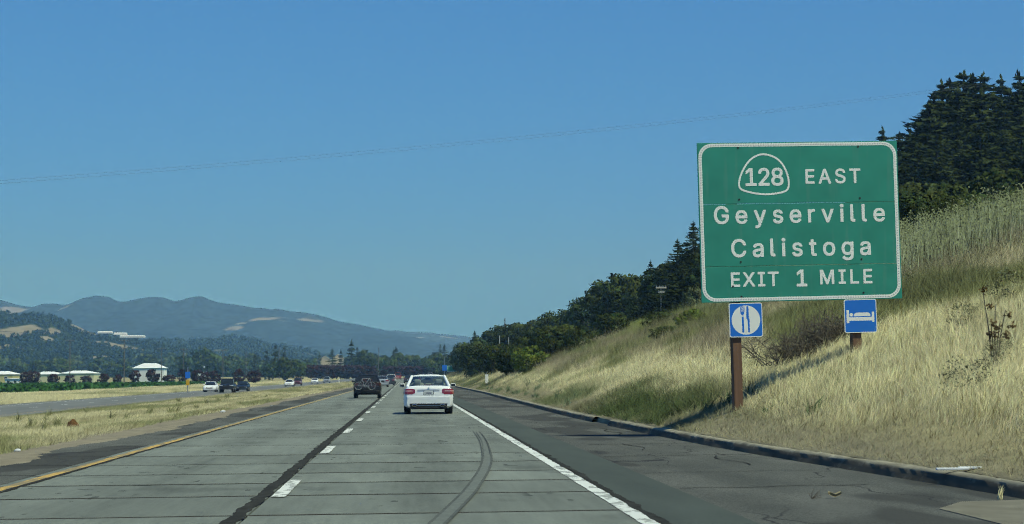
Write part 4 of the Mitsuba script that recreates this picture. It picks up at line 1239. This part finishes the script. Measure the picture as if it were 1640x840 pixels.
for y0, y1 in zip([95, 140, 200, 280, 390, 520], [140, 200, 280, 390, 520, 700]):
    ym = (y0 + y1) / 2
    w = .7 * ym / 2185
    x, y = scatter(lambda q: -53.5 + 0 * q, lambda q: -32.4 + 0 * q, y0, y1, 1.0 / (w * .35), g_rng)
    c, a = fb2(x, y, .25, .06, 91), fb2(x, y, .2, .03, 93)
    k = np.clip((a - .56) / .1, 0, 1)[:, None] * .6
    col = ((STRAW + (GOLD - STRAW) * c[:, None]) * (1 - k) + OLIVE * k) * g_rng.uniform(.7, 1.2, (len(x), 1))
    parts.append(blades(x, y, (.2 + .2 * c) * g_rng.uniform(.6, 1.4, len(x)), w * g_rng.uniform(.6, 1.4, len(x)), col, g_rng, tri=1))
V, F, Nn, Cc = joined(parts)
add('verge_grass', (V, F), 'grass_blade', color=Cc, normals=Nn, label='dry grass verge beyond the opposite carriageway', cat='grass', kind='stuff')
x, y = scatter(lambda q: KERB(q) + 12.5, lambda q: TREELINE(q) + 3, 62, 150, 15, g_rng)
rel = (x - xc(y) - KERB(y)) / 20.8
keep = g_rng.uniform(0, 1, len(x)) < np.clip((rel - .62 + .5 * (fb2(x, y, .35, .15, 121) - .5)) / .12, 0, 1)
x, y = x[keep], y[keep]
cc = fb2(x, y, .5, .2, 131)[:, None]
col = (np.array((.165, .19, .125)) * (1 - cc) + np.array((.24, .25, .155)) * cc) * g_rng.uniform(.3, 1.7, (len(x), 1))
V, F, Nn, Cc = blades(x, y, g_rng.uniform(.7, 2.1, len(x)) * (.6 + .8 * fb2(x, y, 1.1, .5, 141)), np.maximum(.02, .8 * y / 2185), col, g_rng, bend=.07, wind=(.03, 0))
tops = V.reshape(-1, 5, 3)[:, 4]
hd = cards(np.repeat(tops, 2, 0) + g_rng.normal(0, .07, (2 * len(tops), 3)), .07, np.tile([[.2, -.4, .85]], (2 * len(tops), 1)), g_rng, np.tile([[.17, .19, .10]], (2 * len(tops), 1)) * g_rng.uniform(.6, 1.3, (2 * len(tops), 1)))
V, F, Nn, Cc = joined([(V, F, Nn, Cc), hd])
add('tall_weeds', (V, F), 'grass_blade', color=Cc, normals=Nn, label='band of tall grey green weeds along the top of the slope below the firs', cat='weeds', kind='stuff')
# weeds standing in the median and along the kerb
def stalks(name, spots, label, colr, hmul=1.0):
    for x, y, h in spots:
        n = 26
        r = g_rng
        X, Yy = x + r.normal(0, .04 + .05 * h, n), y + r.normal(0, .04 + .05 * h, n)
        col = np.array([colr]) * r.uniform(.6, 1.3, (n, 1))
        V, F, Nn, Cc = blades(X, Yy, h * hmul * r.uniform(.5, 1.1, n), np.full(n, max(.02, .8 * y / 2185)), col, r, bend=.28, tri=3)
        add(name, (V, F), 'grass_blade', color=Cc, normals=Nn, label=label, cat='weed', group=label)


w_rng = random.Random(6)
stalks('weed', [(w_rng.uniform(-18, -9), w_rng.uniform(70, 190), w_rng.uniform(.25, .75)) for _ in range(26)], 'thin olive weed standing in the dry median grass', (.21, .21, .10))
stalks('weed', [(at(px, py, Y)[0], Y, h) for px, py, Y, h in ((1300, 690, 42, .5), (1340, 668, 45, .28), (1372, 683, 41, .25), (1225, 668, 46, .3))], 'small green weed in the dry grass near the kerb', (.075, .12, .045))
stalks('weed', [(float(KERB(y)) + w_rng.uniform(.5, 2.0), y, w_rng.uniform(.3, .6)) for y in [50.5 + .55 * k for k in range(24)]], 'dark green tall weed behind the kerb left of the sign post', (.055, .085, .03))
stalks('weed', [(float(KERB(y)) + w_rng.uniform(.4, 2.6), y, w_rng.uniform(.25, .5)) for y in [80 + 3.1 * k for k in range(34)]], 'grey green weed on the strip behind the far kerb', (.12, .155, .085))
gx = float(at(1601, 806, 24.2)[0])
V, F, Nn, Cc = blades(np.full(40, gx) + g_rng.normal(0, .012, 40), np.full(40, 24.2) + g_rng.normal(0, .02, 40), g_rng.uniform(.10, .2, 40), np.full(40, .008), np.tile(STRAW, (40, 1)), g_rng, bend=.12)
V[:, 2] += .005 - V[:, 2].min()
add('grass_tuft', (V, F), 'grass_blade', color=Cc, normals=Nn, label='small tuft of dry grass growing at the drain apron', cat='grass tuft')
for nm, px, py, n_, lab in (('dry_stalks', 1300, 800, 9, 'few dry stalks lying on the shoulder asphalt'), ('dead_leaf', 1337, 798, 7, 'crumpled pale dead leaf on the shoulder asphalt')):
    d = fwd + RIGHT * (px - 820) / FPX + UP * (420 - py) / FPX
    q = EYE + d * (EYE[2] / -d[2])
    if nm == 'dry_stalks':
        ms = [tube([q + (0, 0, .005), q + (st_rng.uniform(-.05, .14), st_rng.uniform(-.05, .05), st_rng.uniform(.02, .12))], .003, 4) for _ in range(n_)]
        add(nm, cat_(ms), 'dry_stick', label=lab, cat='plant')
    else:
        a = np.linspace(-1, 1, 7)
        A, B = np.meshgrid(a, a)
        P = np.stack([q[0] + A * .07, q[1] + B * .05, .03 + .03 * np.abs(A) + .02 * np.sin(B * 4)], -1)
        mat('leaf_dry', (.34, .28, .16), .8, .2)
        add(nm, grid_mesh(P), 'leaf_dry', smooth=True, label=lab, cat='leaf')

# ------------------------------------------------------------------ small things by the roads
p = at(1523, 763, 27.6)
p[2] = float(ground(p[0] + .1, p[1])) + .03
for k, (dx, L, r) in enumerate(((-.08, .42, .05), (.16, .30, -.12))):
    add('litter', rbox((p[0] + dx + .1, p[1] + .05 * k, p[2] + .035 + .01 * k), (L, .07, .03), .008), 'plastic_scrap', label=('longer' if k == 0 else 'shorter') + ' white scrap of plastic lying on top of the kerb', cat='litter')
for px, py, s, lab in ((357, 657, .09, 'crumpled white litter on the dirt edge of the median, far one'), (28, 715, .06, 'small white scrap of litter on the median dirt at the left edge'), (435, 649, .07, 'tiny white scrap of litter on the dirt near the yellow line')):
    d = fwd + RIGHT * (px - 820) / FPX + UP * (420 - py) / FPX
    q = EYE + d * (EYE[2] / -d[2])
    m = trimesh.creation.icosphere(2, s)
    m.vertices *= (1 + .5 * (meshkit.noise(m.vertices * 14 + 3, 3)[:, None] - .5)) * [1.2, 1, .55]
    m.apply_translation((q[0], q[1], float(ground(q[0], q[1])) + s * .3))
    add('litter', m, 'plastic_scrap', label=lab, cat='litter')
q = at(117, 683, 74.0)
m = trimesh.creation.icosphere(4, 1.0)
m.vertices = m.vertices * [.15, .15, .19]
m.vertices[:, :2] *= (1.25 - 3.4 * m.vertices[:, 2:3])
m.vertices *= 1 + .5 * (meshkit.fbm(m.vertices * 14, 3, 4)[:, None] - .5)
m.apply_translation((q[0], q[1], float(ground(q[0], q[1])) + .16))
add('dirt_clod', m, 'clod', smooth=True, label='rust brown mound standing in the dry grass of the median', cat='mound')

# white marker on the bank
Y = 205.0
b = at(779.5, 617, Y)
gz = float(ground(b[0], b[1]))
t = thing('marker_post', 'narrow white marker plate on a post at the foot of the slope', 'marker')
add('post', tube([(b[0], b[1] + .05, gz - .2), (b[0], b[1] + .05, gz + 1.2)], .035, 8), 'metal_grey', t, smooth=True)
zt_ = at(779.5, 600, Y)[2]
add('plate', rbox((b[0], b[1], zt_ - .42), (.30, .025, .84), .006), 'sign_white', t)
for x_, Y_, lab in ((543, 520, 'slim white marker post at the edge of the opposite road, left of three'), (571.5, 560, 'slim white marker post at the edge of the opposite road, middle of three'), (616, 600, 'slim white marker post at the edge of the opposite road, right of three')):
    b = at(x_, 601, Y_)
    gz = float(ground(b[0], b[1]))
    t = thing('marker_post', lab, 'marker')
    add('post', rbox((b[0], b[1], gz + .55), (.16, .06, 1.5), .02), 'sign_white', t)


def callbox(px, py_blue, blue_h, py_pole, Y, lab, left):
    b = at(px, 605, Y)
    s = Y / FPX
    gz = float(ground(b[0], b[1]))
    t = thing('call_box', lab, 'call box')
    top = at(px, py_pole, Y)[2]
    add('pole', tube([(b[0], b[1] + .12, gz - .2), (b[0], b[1] + .12, top)], .06, 8), 'metal_grey', t, smooth=True)
    z1 = at(px, py_blue, Y)[2]
    add('blue_sign', rbox((b[0], b[1], z1 - blue_h * s / 2), (8.0 * s, .03, blue_h * s), .01), 'sign_blue', t)
    add('solar_panel', rbox((b[0], b[1] + .1, top + .05), (.5, .35, .04), .01), 'glass_dark', t)
    if left:
        add('yellow_box', rbox((b[0], b[1], z1 - blue_h * s - .55), (.45, .3, .7), .03), 'box_yellow', t)
    return b


callbox(300.5, 596, 10, 588, 285, 'roadside call box with blue sign and yellow box beyond the opposite road', True)
callbox(712, 585, 9, 571, 430, 'roadside call box with blue sign at the right of the road far ahead', False)
# small green sign beyond it
b = at(724, 590, 500)
gz = float(ground(b[0], b[1]))
t = thing('guide_sign', 'small green guide sign far ahead right of the blue call box sign', 'road sign')
zc_ = at(724, 591, 500)[2]
add('panel', rbox((b[0], b[1], zc_), (2.3, .05, 1.4), .02), 'sign_green', t)
add('border', xform(ext(rrect(2.2, 1.3, .12).difference(rrect(2.08, 1.18, .09)), .01), np.array([[1, 0, 0, b[0]], [0, 0, -1, b[1] - .027], [0, 1, 0, zc_], [0, 0, 0, 1.0]])), 'sign_white', t)
for s in (-.7, .7):
    add('post', rbox((b[0] + s, b[1] + .12, (gz + zc_ + .6) / 2), (.14, .18, zc_ + .6 - gz), .02), 'post_wood', t)


def utility_pole(px, top, Y, lab, arms=1, r=.14, lamp=False, span=1.0, wood='pole_wood'):
    b = at(px, top, Y)
    gz = float(ground(b[0], b[1]))
    t = thing('utility_pole', lab, 'utility pole')
    add('pole', tube([(b[0], b[1], gz - .3), (b[0], b[1], (gz + b[2]) / 2), (b[0], b[1], b[2])], [r, r * .85, r * .65], 9), wood, t, smooth=True)
    for k in range(arms):
        z = b[2] - (.35 + 1.1 * k) * span
        w = (1.25 if k == 0 else .75) * span
        add('crossarm', rbox((b[0], b[1] - r - .03, z), (2 * w, .11, .13), .015), wood, t)
        for s in (-.9, -.35, .35, .9):
            add('insulator', trimesh.creation.cone(.06, .2, sections=8).apply_translation((b[0] + s * w, b[1] - r - .03, z + .065)), 'insulator', t)
    if lamp:
        add('transformer', trimesh.creation.cylinder(.22, .75, sections=14).apply_translation((b[0] + .36, b[1], b[2] - 1.7)), 'metal_grey', t, smooth=30)
    return b


PB = [utility_pole(112, 544, 560, 'tall wooden utility pole, leftmost in the row along the farmland', 1),
      utility_pole(199, 544, 580, 'dark wooden utility pole with transformer left of the white house', 1, .17, True),
      utility_pole(258.5, 557, 620, 'utility pole standing in front of the white house', 1, .13),
      utility_pole(294, 558, 640, 'utility pole rising behind the blue call box sign', 1, .13, True),
      utility_pole(357, 560, 660, 'utility pole rising above the dark pickup truck', 1, .13),
      utility_pole(394, 563, 720, 'thin utility pole right of the pickup and dark car', 0, .13),
      utility_pole(447, 556, 900, 'thin pole in front of the tall conifers in the valley', 0, .16),
      utility_pole(606, 556, 900, 'thin pale pole in the trees above the dark car beyond the hatchback', 0, .16)]
utility_pole(1058.5, 459, 215, 'small utility pole with crossarms on the green slope left of the green sign', 2, .085, False, .42, 'pole_pale')
utility_pole(808.5, 510, 400, 'tall bare pole rising above the oaks near the low end of the wood', 0, .14)
utility_pole(800, 538, 385, 'short grey pole in front of the oaks, left of two', 0, .13, False, 1.0, 'pole_pale')
utility_pole(814.5, 540, 390, 'short grey pole in front of the oaks, right of two', 0, .11, False, 1.0, 'pole_pale')
utility_pole(879, 528, 330, 'pale post top showing among the oaks', 0, .12, False, 1.0, 'pole_pale')
# two thin power lines across the sky
for k, dz in enumerate((0, -.28)):
    A, B = at(-420, 318, 195 - 2 * k), at(1575, 134, 270)
    s = np.linspace(0, 1, 60)
    P = A[None] + (B - A)[None] * s[:, None]
    P[:, 2] += dz - 4 * 1.15 * s * (1 - s)
    add('power_line', tube(P, .010, 4), 'wire_mat', smooth=True, label=('upper' if k == 0 else 'lower') + ' of two thin power lines crossing the sky', cat='power line')


# ------------------------------------------------------------------ the valley: buildings
def house(name, lab, px0, px1, eave, Y, wall, roof, depth, rise, gable=True, base=None, windows=0, cat='building', door=False):
    a, b = at(px0, eave, Y), at(px1, eave, Y)
    gz = float(ground((a[0] + b[0]) / 2, Y)) - .2
    w, h = b[0] - a[0], a[2] - gz
    cx_ = (a[0] + b[0]) / 2
    t = thing(name, lab, cat)
    add('wall', bx((cx_, Y + depth / 2, gz + h / 2), (w, depth, h)), wall, t)
    if gable:   # gable faces us
        g_ = Polygon([(-w / 2 - .4, h - .1), (0, h + rise), (w / 2 + .4, h - .1), (w / 2 + .4, h + .1), (0, h + rise + .22), (-w / 2 - .4, h + .1)])
        tri_ = Polygon([(-w / 2, h - .02), (0, h + rise - .02), (w / 2, h - .02)])
        Mh = np.array([[1, 0, 0, cx_], [0, 0, 1, Y - .4], [0, 1, 0, gz], [0, 0, 0, 1.0]])
        r_ = xform(ext(g_, depth + .8), Mh)
        add('gable', xform(ext(tri_, .2), np.array([[1, 0, 0, cx_], [0, 0, 1, Y + .01], [0, 1, 0, gz], [0, 0, 0, 1.0]])), wall, t)
    else:
        r_ = hull([(cx_ + sx * (w / 2 + .4), Y + sy, gz + h + .003) for sx in (-1, 1) for sy in (-.4, depth + .4)] + [(cx_ + sx * (w / 2 - min(w, depth) * .3), Y + depth / 2, gz + h + rise) for sx in (-1, 1)])
    k = add('roof', r_, roof, t)
    for i in range(windows):
        x_ = cx_ - w / 2 + (i + .5) * w / windows
        kk = add('window', rbox((x_, Y - .03, gz + h * .55), (min(1.2, w / windows * .45), .1, min(1.3, h * .4)), .02), 'wall_white', t)
        add('pane', bx((x_, Y - .085, gz + h * .55), (min(1.0, w / windows * .38), .02, min(1.1, h * .34))), 'glass_dark', kk)
    if door:
        add('door', rbox((cx_ + w * .2, Y - .03, gz + 1.2), (1.4, .1, 2.4), .02), 'trim_black', t)
    return t


house('white_house', 'white two storey house with hipped pale roof among dark purple trees', 213, 262, 590, 660, 'wall_white', 'roof_white', 9, 1.5, False, windows=3, door=True)
house('warehouse', 'cream warehouse with white roof, rightmost of the farm sheds', 95, 150, 598.5, 720, 'wall_cream', 'roof_white', 16, .9, False, windows=2)
house('warehouse', 'pale shed with white roof left of the cream warehouse', 50, 93, 600, 730, 'wall_cream', 'roof_white', 16, .9, False, windows=2)
house('warehouse', 'tan shed partly behind the purple trees, second from the left edge', 20, 52, 600.5, 760, 'wall_tan', 'roof_tan', 14, .6, False)
house('warehouse', 'yellowish shed with white roof cut by the left edge of the view', -22, 20, 600, 740, 'wall_yellow', 'roof_white', 16, 1.1, False, windows=2)
house('trailer', 'small white trailer beside the purple trees at the left edge', 8, 30, 607, 640, 'wall_white', 'roof_white', 5, .15, False, windows=2, cat='trailer')
house('tan_house', 'large tan house with pale roof among conifers, left wing', 508, 531, 578, 1150, 'wall_tan', 'roof_tan', 12, 2.2, True, windows=2)
house('tan_house', 'large tan house with pale roof among conifers, right wing', 533, 549, 574, 1160, 'wall_tan', 'roof_tan', 12, 2.0, True, windows=2)
house('shed', 'low white shed far behind the dark pickup truck', 316, 338, 589, 1250, 'wall_white', 'roof_white', 10, .6, False)
house('shed', 'pale roof just showing at the end of the wooded hill', 728, 742, 580, 640, 'wall_tan', 'roof_tan', 8, .8, False)


# ------------------------------------------------------------------ hills beyond the valley
from scipy.interpolate import RegularGridInterpolator


def ridge(name, prof, Y, depth, seed, amp, patches=(), clear=.62, nx=420, nv=70, back=0.6, trees=0, tree_label=None, wood=(.026, .041, .013), tan=(.27, .23, .14)):
    """Terrain whose crest runs through the measured skyline at distance Y, falling towards us over depth metres;
    patches: dry clearings (column, row, half width and half depth in metres)."""
    prof = np.array(prof, float)
    px = np.linspace(prof[0, 0], prof[-1, 0], nx)
    py = PchipInterpolator(prof[:, 0], prof[:, 1])(px)
    C = np.array([at(a, b, Y) for a, b in zip(px, py)])
    v = np.concatenate([np.linspace(0, 1, nv), np.linspace(1, 1 + back, nv // 4)[1:]])
    yl = Y - depth * (1 - v)
    X, Yv = np.meshgrid(C[:, 0], yl, indexing='ij')
    s = np.where(v <= 1, np.clip(v, 0, 1) ** 1.15, 1 - (v - 1) / back * 1.2)
    n1 = meshkit.fbm(np.stack([X / depth * 3.4, Yv / depth * 1.9, 0 * X], -1), 5, seed) - .5
    Z = C[:, 2][:, None] * s[None] + amp * n1 * np.clip(4 * s * (1 - s), 0, 1)[None] * 2
    Z = Z + .004 * depth * (meshkit.fbm(np.stack([X / depth * 60, Yv / depth * 40, 0 * X], -1), 3, seed + 7) - .5) * np.clip(s * 3, 0, 1)[None]
    Z = np.maximum(Z, -3) - .5
    f = RegularGridInterpolator((C[:, 0], yl), Z, bounds_error=False, fill_value=-9)
    spk = meshkit.fbm(np.stack([X / depth * 70, Yv / depth * 40, 0 * X], -1), 4, seed + 1)
    big = meshkit.fbm(np.stack([X / depth * 9, Yv / depth * 4, 0 * X], -1), 4, seed + 2)
    open_ = np.clip((big - clear) / .03, 0, 1) * np.clip(s * 4, 0, 1)[None] * np.clip((1 - s) * 8, 0, 1)[None]
    for a, b, rx, ry in patches:
        d = fwd + RIGHT * (a - 820) / FPX + UP * (420 - b) / FPX
        yy = np.linspace(Y - depth, Y, 3000)
        P = EYE + d[None] * (yy / d[1])[:, None]
        hit = np.nonzero(P[:, 2] < f(P[:, :2]))[0]
        if not len(hit):
            continue
        q = P[hit[0]]
        rr = np.hypot((X - q[0]) / rx, (Yv - q[1]) / ry) + 1.5 * (meshkit.fbm(np.stack([X / rx * .9, Yv / ry * .9, 0 * X + a], -1), 3, seed) - .5)
        open_ = np.maximum(open_, np.clip((1.05 - rr) / .25, 0, 1))
    w = np.array(wood)[None, None] * ((.4 + 1.2 * spk) * (.45 + 1.1 * big))[..., None]
    t = np.array(tan)[None, None] * (.7 + .6 * spk)[..., None]
    col = w + (t - w) * open_[..., None]
    key = add(name, grid_mesh(np.stack([X, Yv, Z], -1)), 'grass_blade', smooth=True, color=col.reshape(-1, 3), kind='structure')
    if trees:
        rng = np.random.default_rng(seed)
        o = RegularGridInterpolator((C[:, 0], yl), open_, bounds_error=False, fill_value=1)
        x, y = rng.uniform(C[0, 0], C[-1, 0], trees * 3), rng.uniform(Y - depth * .93, Y + 15, trees * 3)
        k = (o(np.stack([x, y], -1)) < .3) & (f(np.stack([x, y], -1)) > -2) & (np.abs(x / y - .0486) < .30)
        x, y = x[k][:trees], y[k][:trees]
        z, n = f(np.stack([x, y], -1)), len(x)
        h = rng.uniform(2.8, 6.0, n) * Y / 2500
        nl = 12
        u = rng.normal(size=(n * nl, 3))
        u /= np.linalg.norm(u, axis=1, keepdims=True)
        cen = np.stack([x, y, z + h * .45], -1)
        P = np.repeat(cen, nl, 0) + u * np.repeat(h, nl)[:, None] * [.45, .45, .5] * rng.uniform(.5, 1, (n * nl, 1))
        c = np.array([wood]) * np.repeat(rng.uniform(.8, 1.25, n), nl)[:, None] * rng.uniform(.8, 1.2, (n * nl, 1))
        V, F, Nn, Cc = cards(P, np.repeat(h * .42, nl), u, rng, c)
        add('hillside_wood', (V, F), 'leaf', color=Cc, normals=Nn, label=tree_label, cat='wood', kind='stuff')
    return f


near_hill = ridge('wooded_hill', [(-420, 470), (-200, 485), (-60, 496), (0, 502), (45, 505), (88, 508), (124, 521), (146, 532), (190, 541), (232, 549), (300, 562), (360, 577), (420, 590), (470, 600), (520, 606)], 2500, 900, 4, 16,
                  [(22, 528, 26, 40), (6, 535, 16, 30), (85, 531, 10, 26), (72, 541, 6, 22), (106, 514, 9, 18), (143, 532, 16, 24), (180, 553, 24, 26), (208, 560, 16, 20), (40, 560, 26, 30), (128, 560, 12, 18), (166, 573, 9, 18), (2, 557, 9, 20), (228, 546, 6, 14)], .72, 520, 130,
                  trees=6500, tree_label='dark oaks covering the nearer wooded hill on the left')
ridge('wooded_hill', [(120, 600), (170, 575), (215, 553), (250, 546), (300, 547), (340, 545), (372, 542), (405, 546), (440, 554), (480, 559), (530, 573), (600, 581), (680, 579), (760, 586), (900, 600), (1000, 606)], 3300, 900, 9, 14,
      [(470, 566, 22, 40), (495, 571, 18, 30), (400, 560, 7, 20), (300, 565, 5, 20), (520, 560, 12, 20)], .75, 420, 90, trees=5500, tree_label='dark oaks covering the low hill in the middle of the valley')
ridge('mountain_ridge', [(-500, 500), (-200, 485), (0, 480), (25, 487), (50, 490.5), (75, 486), (105, 488), (130, 479), (165, 474.5), (195, 483), (240, 476.5), (262, 477), (282, 482), (320, 475), (345, 484), (400, 490.5), (450, 497), (500, 503.5), (540, 513), (580, 521), (620, 529), (680, 543), (760, 560), (900, 590), (1000, 604)], 6400, 2400, 15, 95,
      [(30, 496, 40, 60), (372, 525, 26, 50), (385, 519, 14, 40), (105, 492, 14, 30)], .80, 460, 160, wood=(.014, .021, .015))
ridge('mountain_ridge', [(380, 560), (480, 536), (560, 528), (620, 529.5), (680, 533), (745, 539), (800, 548), (900, 560), (1100, 575), (1400, 590)], 8200, 1800, 23, 40,
      [(580, 534, 22, 40), (592, 541, 24, 40), (600, 546, 18, 30), (632, 537, 30, 26), (668, 541, 24, 24), (690, 549, 20, 24), (720, 541, 40, 20), (675, 556, 18, 30), (525, 541, 20, 30), (655, 531, 24, 20)], .80, 360, 90, wood=(.018, .026, .020))
# white greenhouse roofs on the wooded hill
for px0, px1, py, Y, lab in ((193, 232, 536.5, 2380, 'long white greenhouse on the wooded hill, right of three'), (183, 203, 533.5, 2420, 'long white greenhouse on the wooded hill, middle of three'), (157, 180, 531, 2440, 'long white greenhouse on the wooded hill, left of three')):
    a, b = at(px0, py, Y), at(px1, py + (3 if px0 == 193 else .6), Y)
    t = thing('greenhouse', lab, 'greenhouse')
    cx_, w, z = (a[0] + b[0]) / 2, b[0] - a[0], (a[2] + b[2]) / 2
    add('wall', bx((cx_, Y, z - 1.3), (w, 12, 1.6)), 'wall_white', t)
    add('roof', hull([(cx_ + sx * w / 2, Y + sy * 6.3, z - .5) for sx in (-1, 1) for sy in (-1, 1)] + [(cx_ + sx * w / 2 * .98, Y, z + .5) for sx in (-1, 1)]), 'roof_white', t)

# ------------------------------------------------------------------ valley trees and fields
v_rng = random.Random(15)
for px, top, Y, w, lab in [(441, 553, 1000, 1.0, 'tallest dark conifer of the pair in the middle of the valley'), (455, 556, 1010, 1.0, 'dark conifer right of the tallest one in the middle of the valley'), (428, 560, 1030, .9, 'slim conifer left of the pair in the middle of the valley'), (408, 562, 1100, .9, 'slim valley conifer above the dark car on the far road'),
                           (563, 545, 1000, 1.0, 'tall dark conifer right of the tan house'), (532, 558, 1020, .9, 'dark conifer directly in front of the tan house'), (546, 560, 1100, .9, 'brownish conifer close behind the tan house'), (572, 556, 1080, 1.0, 'conifer right of the tall dark one by the tan house'),
                           (512, 566, 1150, .9, 'small conifer left of the tan house'), (634, 556, 1050, 1.1, 'pointed tree above the road far ahead'), (705, 552, 1200, .9, 'slim conifer above the blue call box sign, left of two'), (712, 551, 1210, .9, 'slim conifer above the blue call box sign, right of two'), (630, 560, 1300, .9, 'conifer far behind the red van')]:
    p = at(px, top, Y)
    tree('conifer', 'farfir', lab, 'tree', p[0], Y, (p[2] - float(ground(p[0], Y))) * 1.02, w * 1.3)
for px, top, Y, w in [(456, 574, 800, 1.0), (474, 577, 820, 1.0), (436, 580, 810, 1.0), (585, 562, 1000, 1.0), (600, 566, 1000, 1.0), (615, 568, 1010, 1.1), (640, 566, 1000, 1.0), (655, 568, 1050, 1.0), (668, 570, 1020, 1.0), (680, 572, 1000, 1.0), (692, 568, 1000, 1.0), (703, 566, 950, 1.0), (715, 570, 900, 1.0), (725, 566, 900, 1.0), (625, 572, 980, 1.0), (577, 568, 1010, 1.0), (690, 575, 880, 1.0), (730, 575, 800, 1.0)]:
    p = at(px, top, Y)
    tree('valley_tree', 'farround', 'round green tree in the belt of trees where the road ends', 'tree', p[0], Y, p[2] - float(ground(p[0], Y)), w, 'belt of trees at the end of the road')
for k in range(70):
    px, Y = v_rng.uniform(-15, 740), v_rng.uniform(1150, 1900)
    top = v_rng.gauss(572, 5) if px < 420 else v_rng.gauss(576, 4)
    p = at(px, top, Y)
    tree('valley_tree', 'farround', 'green tree in the far belt of trees across the valley floor', 'tree', p[0], Y, max(4.0, p[2] - float(ground(p[0], Y))), v_rng.uniform(1.0, 1.5), 'far belt of valley trees')
ORD, n_plum = 'zeroth first second third fourth fifth sixth seventh eighth ninth tenth eleventh twelfth thirteenth fourteenth fifteenth sixteenth'.split(), 0
for px, base, wpx, hpx in [(40, 614.5, 19, 15), (55, 614.5, 21, 16), (85, 613, 17, 12), (112, 613.5, 14, 10), (137, 613.5, 16, 9), (165, 614.5, 16, 11), (188, 614, 13, 10), (217, 611, 18, 16), (244, 611, 21, 17), (272, 612, 18, 9), (292, 611, 18, 17), (316, 611, 20, 16), (333, 610, 16, 13), (345, 610, 17, 15), (383, 611, 20, 17), (406, 610, 22, 15)]:
    Y = 620 + v_rng.uniform(-15, 15)
    p = at(px, base, Y)
    n_plum += 1
    tree('plum_tree', 'plum', f'dark purple leaved tree in the row along the farm field, {ORD[n_plum]} from the left', 'tree', p[0], Y, hpx * Y / FPX * 1.12 + .8, wpx / hpx * .72, 'row of dark purple trees')
for k, px in enumerate(np.arange(500, 592, 6.5)):
    Y = 850.0
    p = at(px, 590, Y)
    tree('plum_tree', 'plum', 'dark purple tree in the hedge below the tan house', 'tree', p[0], Y, at(px, 584.5 + (k % 3), Y)[2] - float(ground(p[0], Y)), 1.25, 'purple hedge below the tan house')
for k, px in enumerate((622, 640, 655, 672, 688)):
    p = at(px, 585, 880)
    tree('plum_tree', 'plum', 'dark purple tree under the tree belt at the end of the road', 'tree', p[0], 880.0, at(px, 586, 880)[2] - float(ground(p[0], 880)), 1.3, 'purple trees at the end of the road')
# green crop field before the purple trees
c_rng = np.random.default_rng(5)
n = 26000
y = c_rng.uniform(275, 600, n)
x = xc(y) - 55 - c_rng.uniform(0, 1, n) ** 1.3 * 130
row = np.round(x / 2.4) * 2.4 + c_rng.normal(0, .35, n)
m = np.abs(row / y - 0.0486) < 0.26
row, y = row[m], y[m]
C = np.stack([row, y, ground(row, y) + c_rng.uniform(.05, .75, len(y))], -1)
o = c_rng.normal(0, .5, C.shape) + [0, -.2, .9]
o /= np.linalg.norm(o, axis=1, keepdims=True)
V, F, Nn, Cc = cards(C, .55, o, c_rng, np.array([[.045, .115, .030]]) * c_rng.uniform(.5, 1.4, (len(y), 1)))
add('crop_field', (V, F), 'leaf', color=Cc, normals=Nn, label='bright green rows of crop in the field beyond the opposite road', cat='crop', kind='stuff')

# ------------------------------------------------------------------ air
scene['haze'] = {'type': 'cube', 'to_world': T().translate([0, 4600, 232]).scale([8800, 5200, 240]), 'bsdf': {'type': 'null'}, 'interior': {'type': 'ref', 'id': 'haze_air'}}
labels['haze'] = {'kind': 'stuff', 'label': 'thin blue summer haze filling the valley air', 'category': 'haze'}
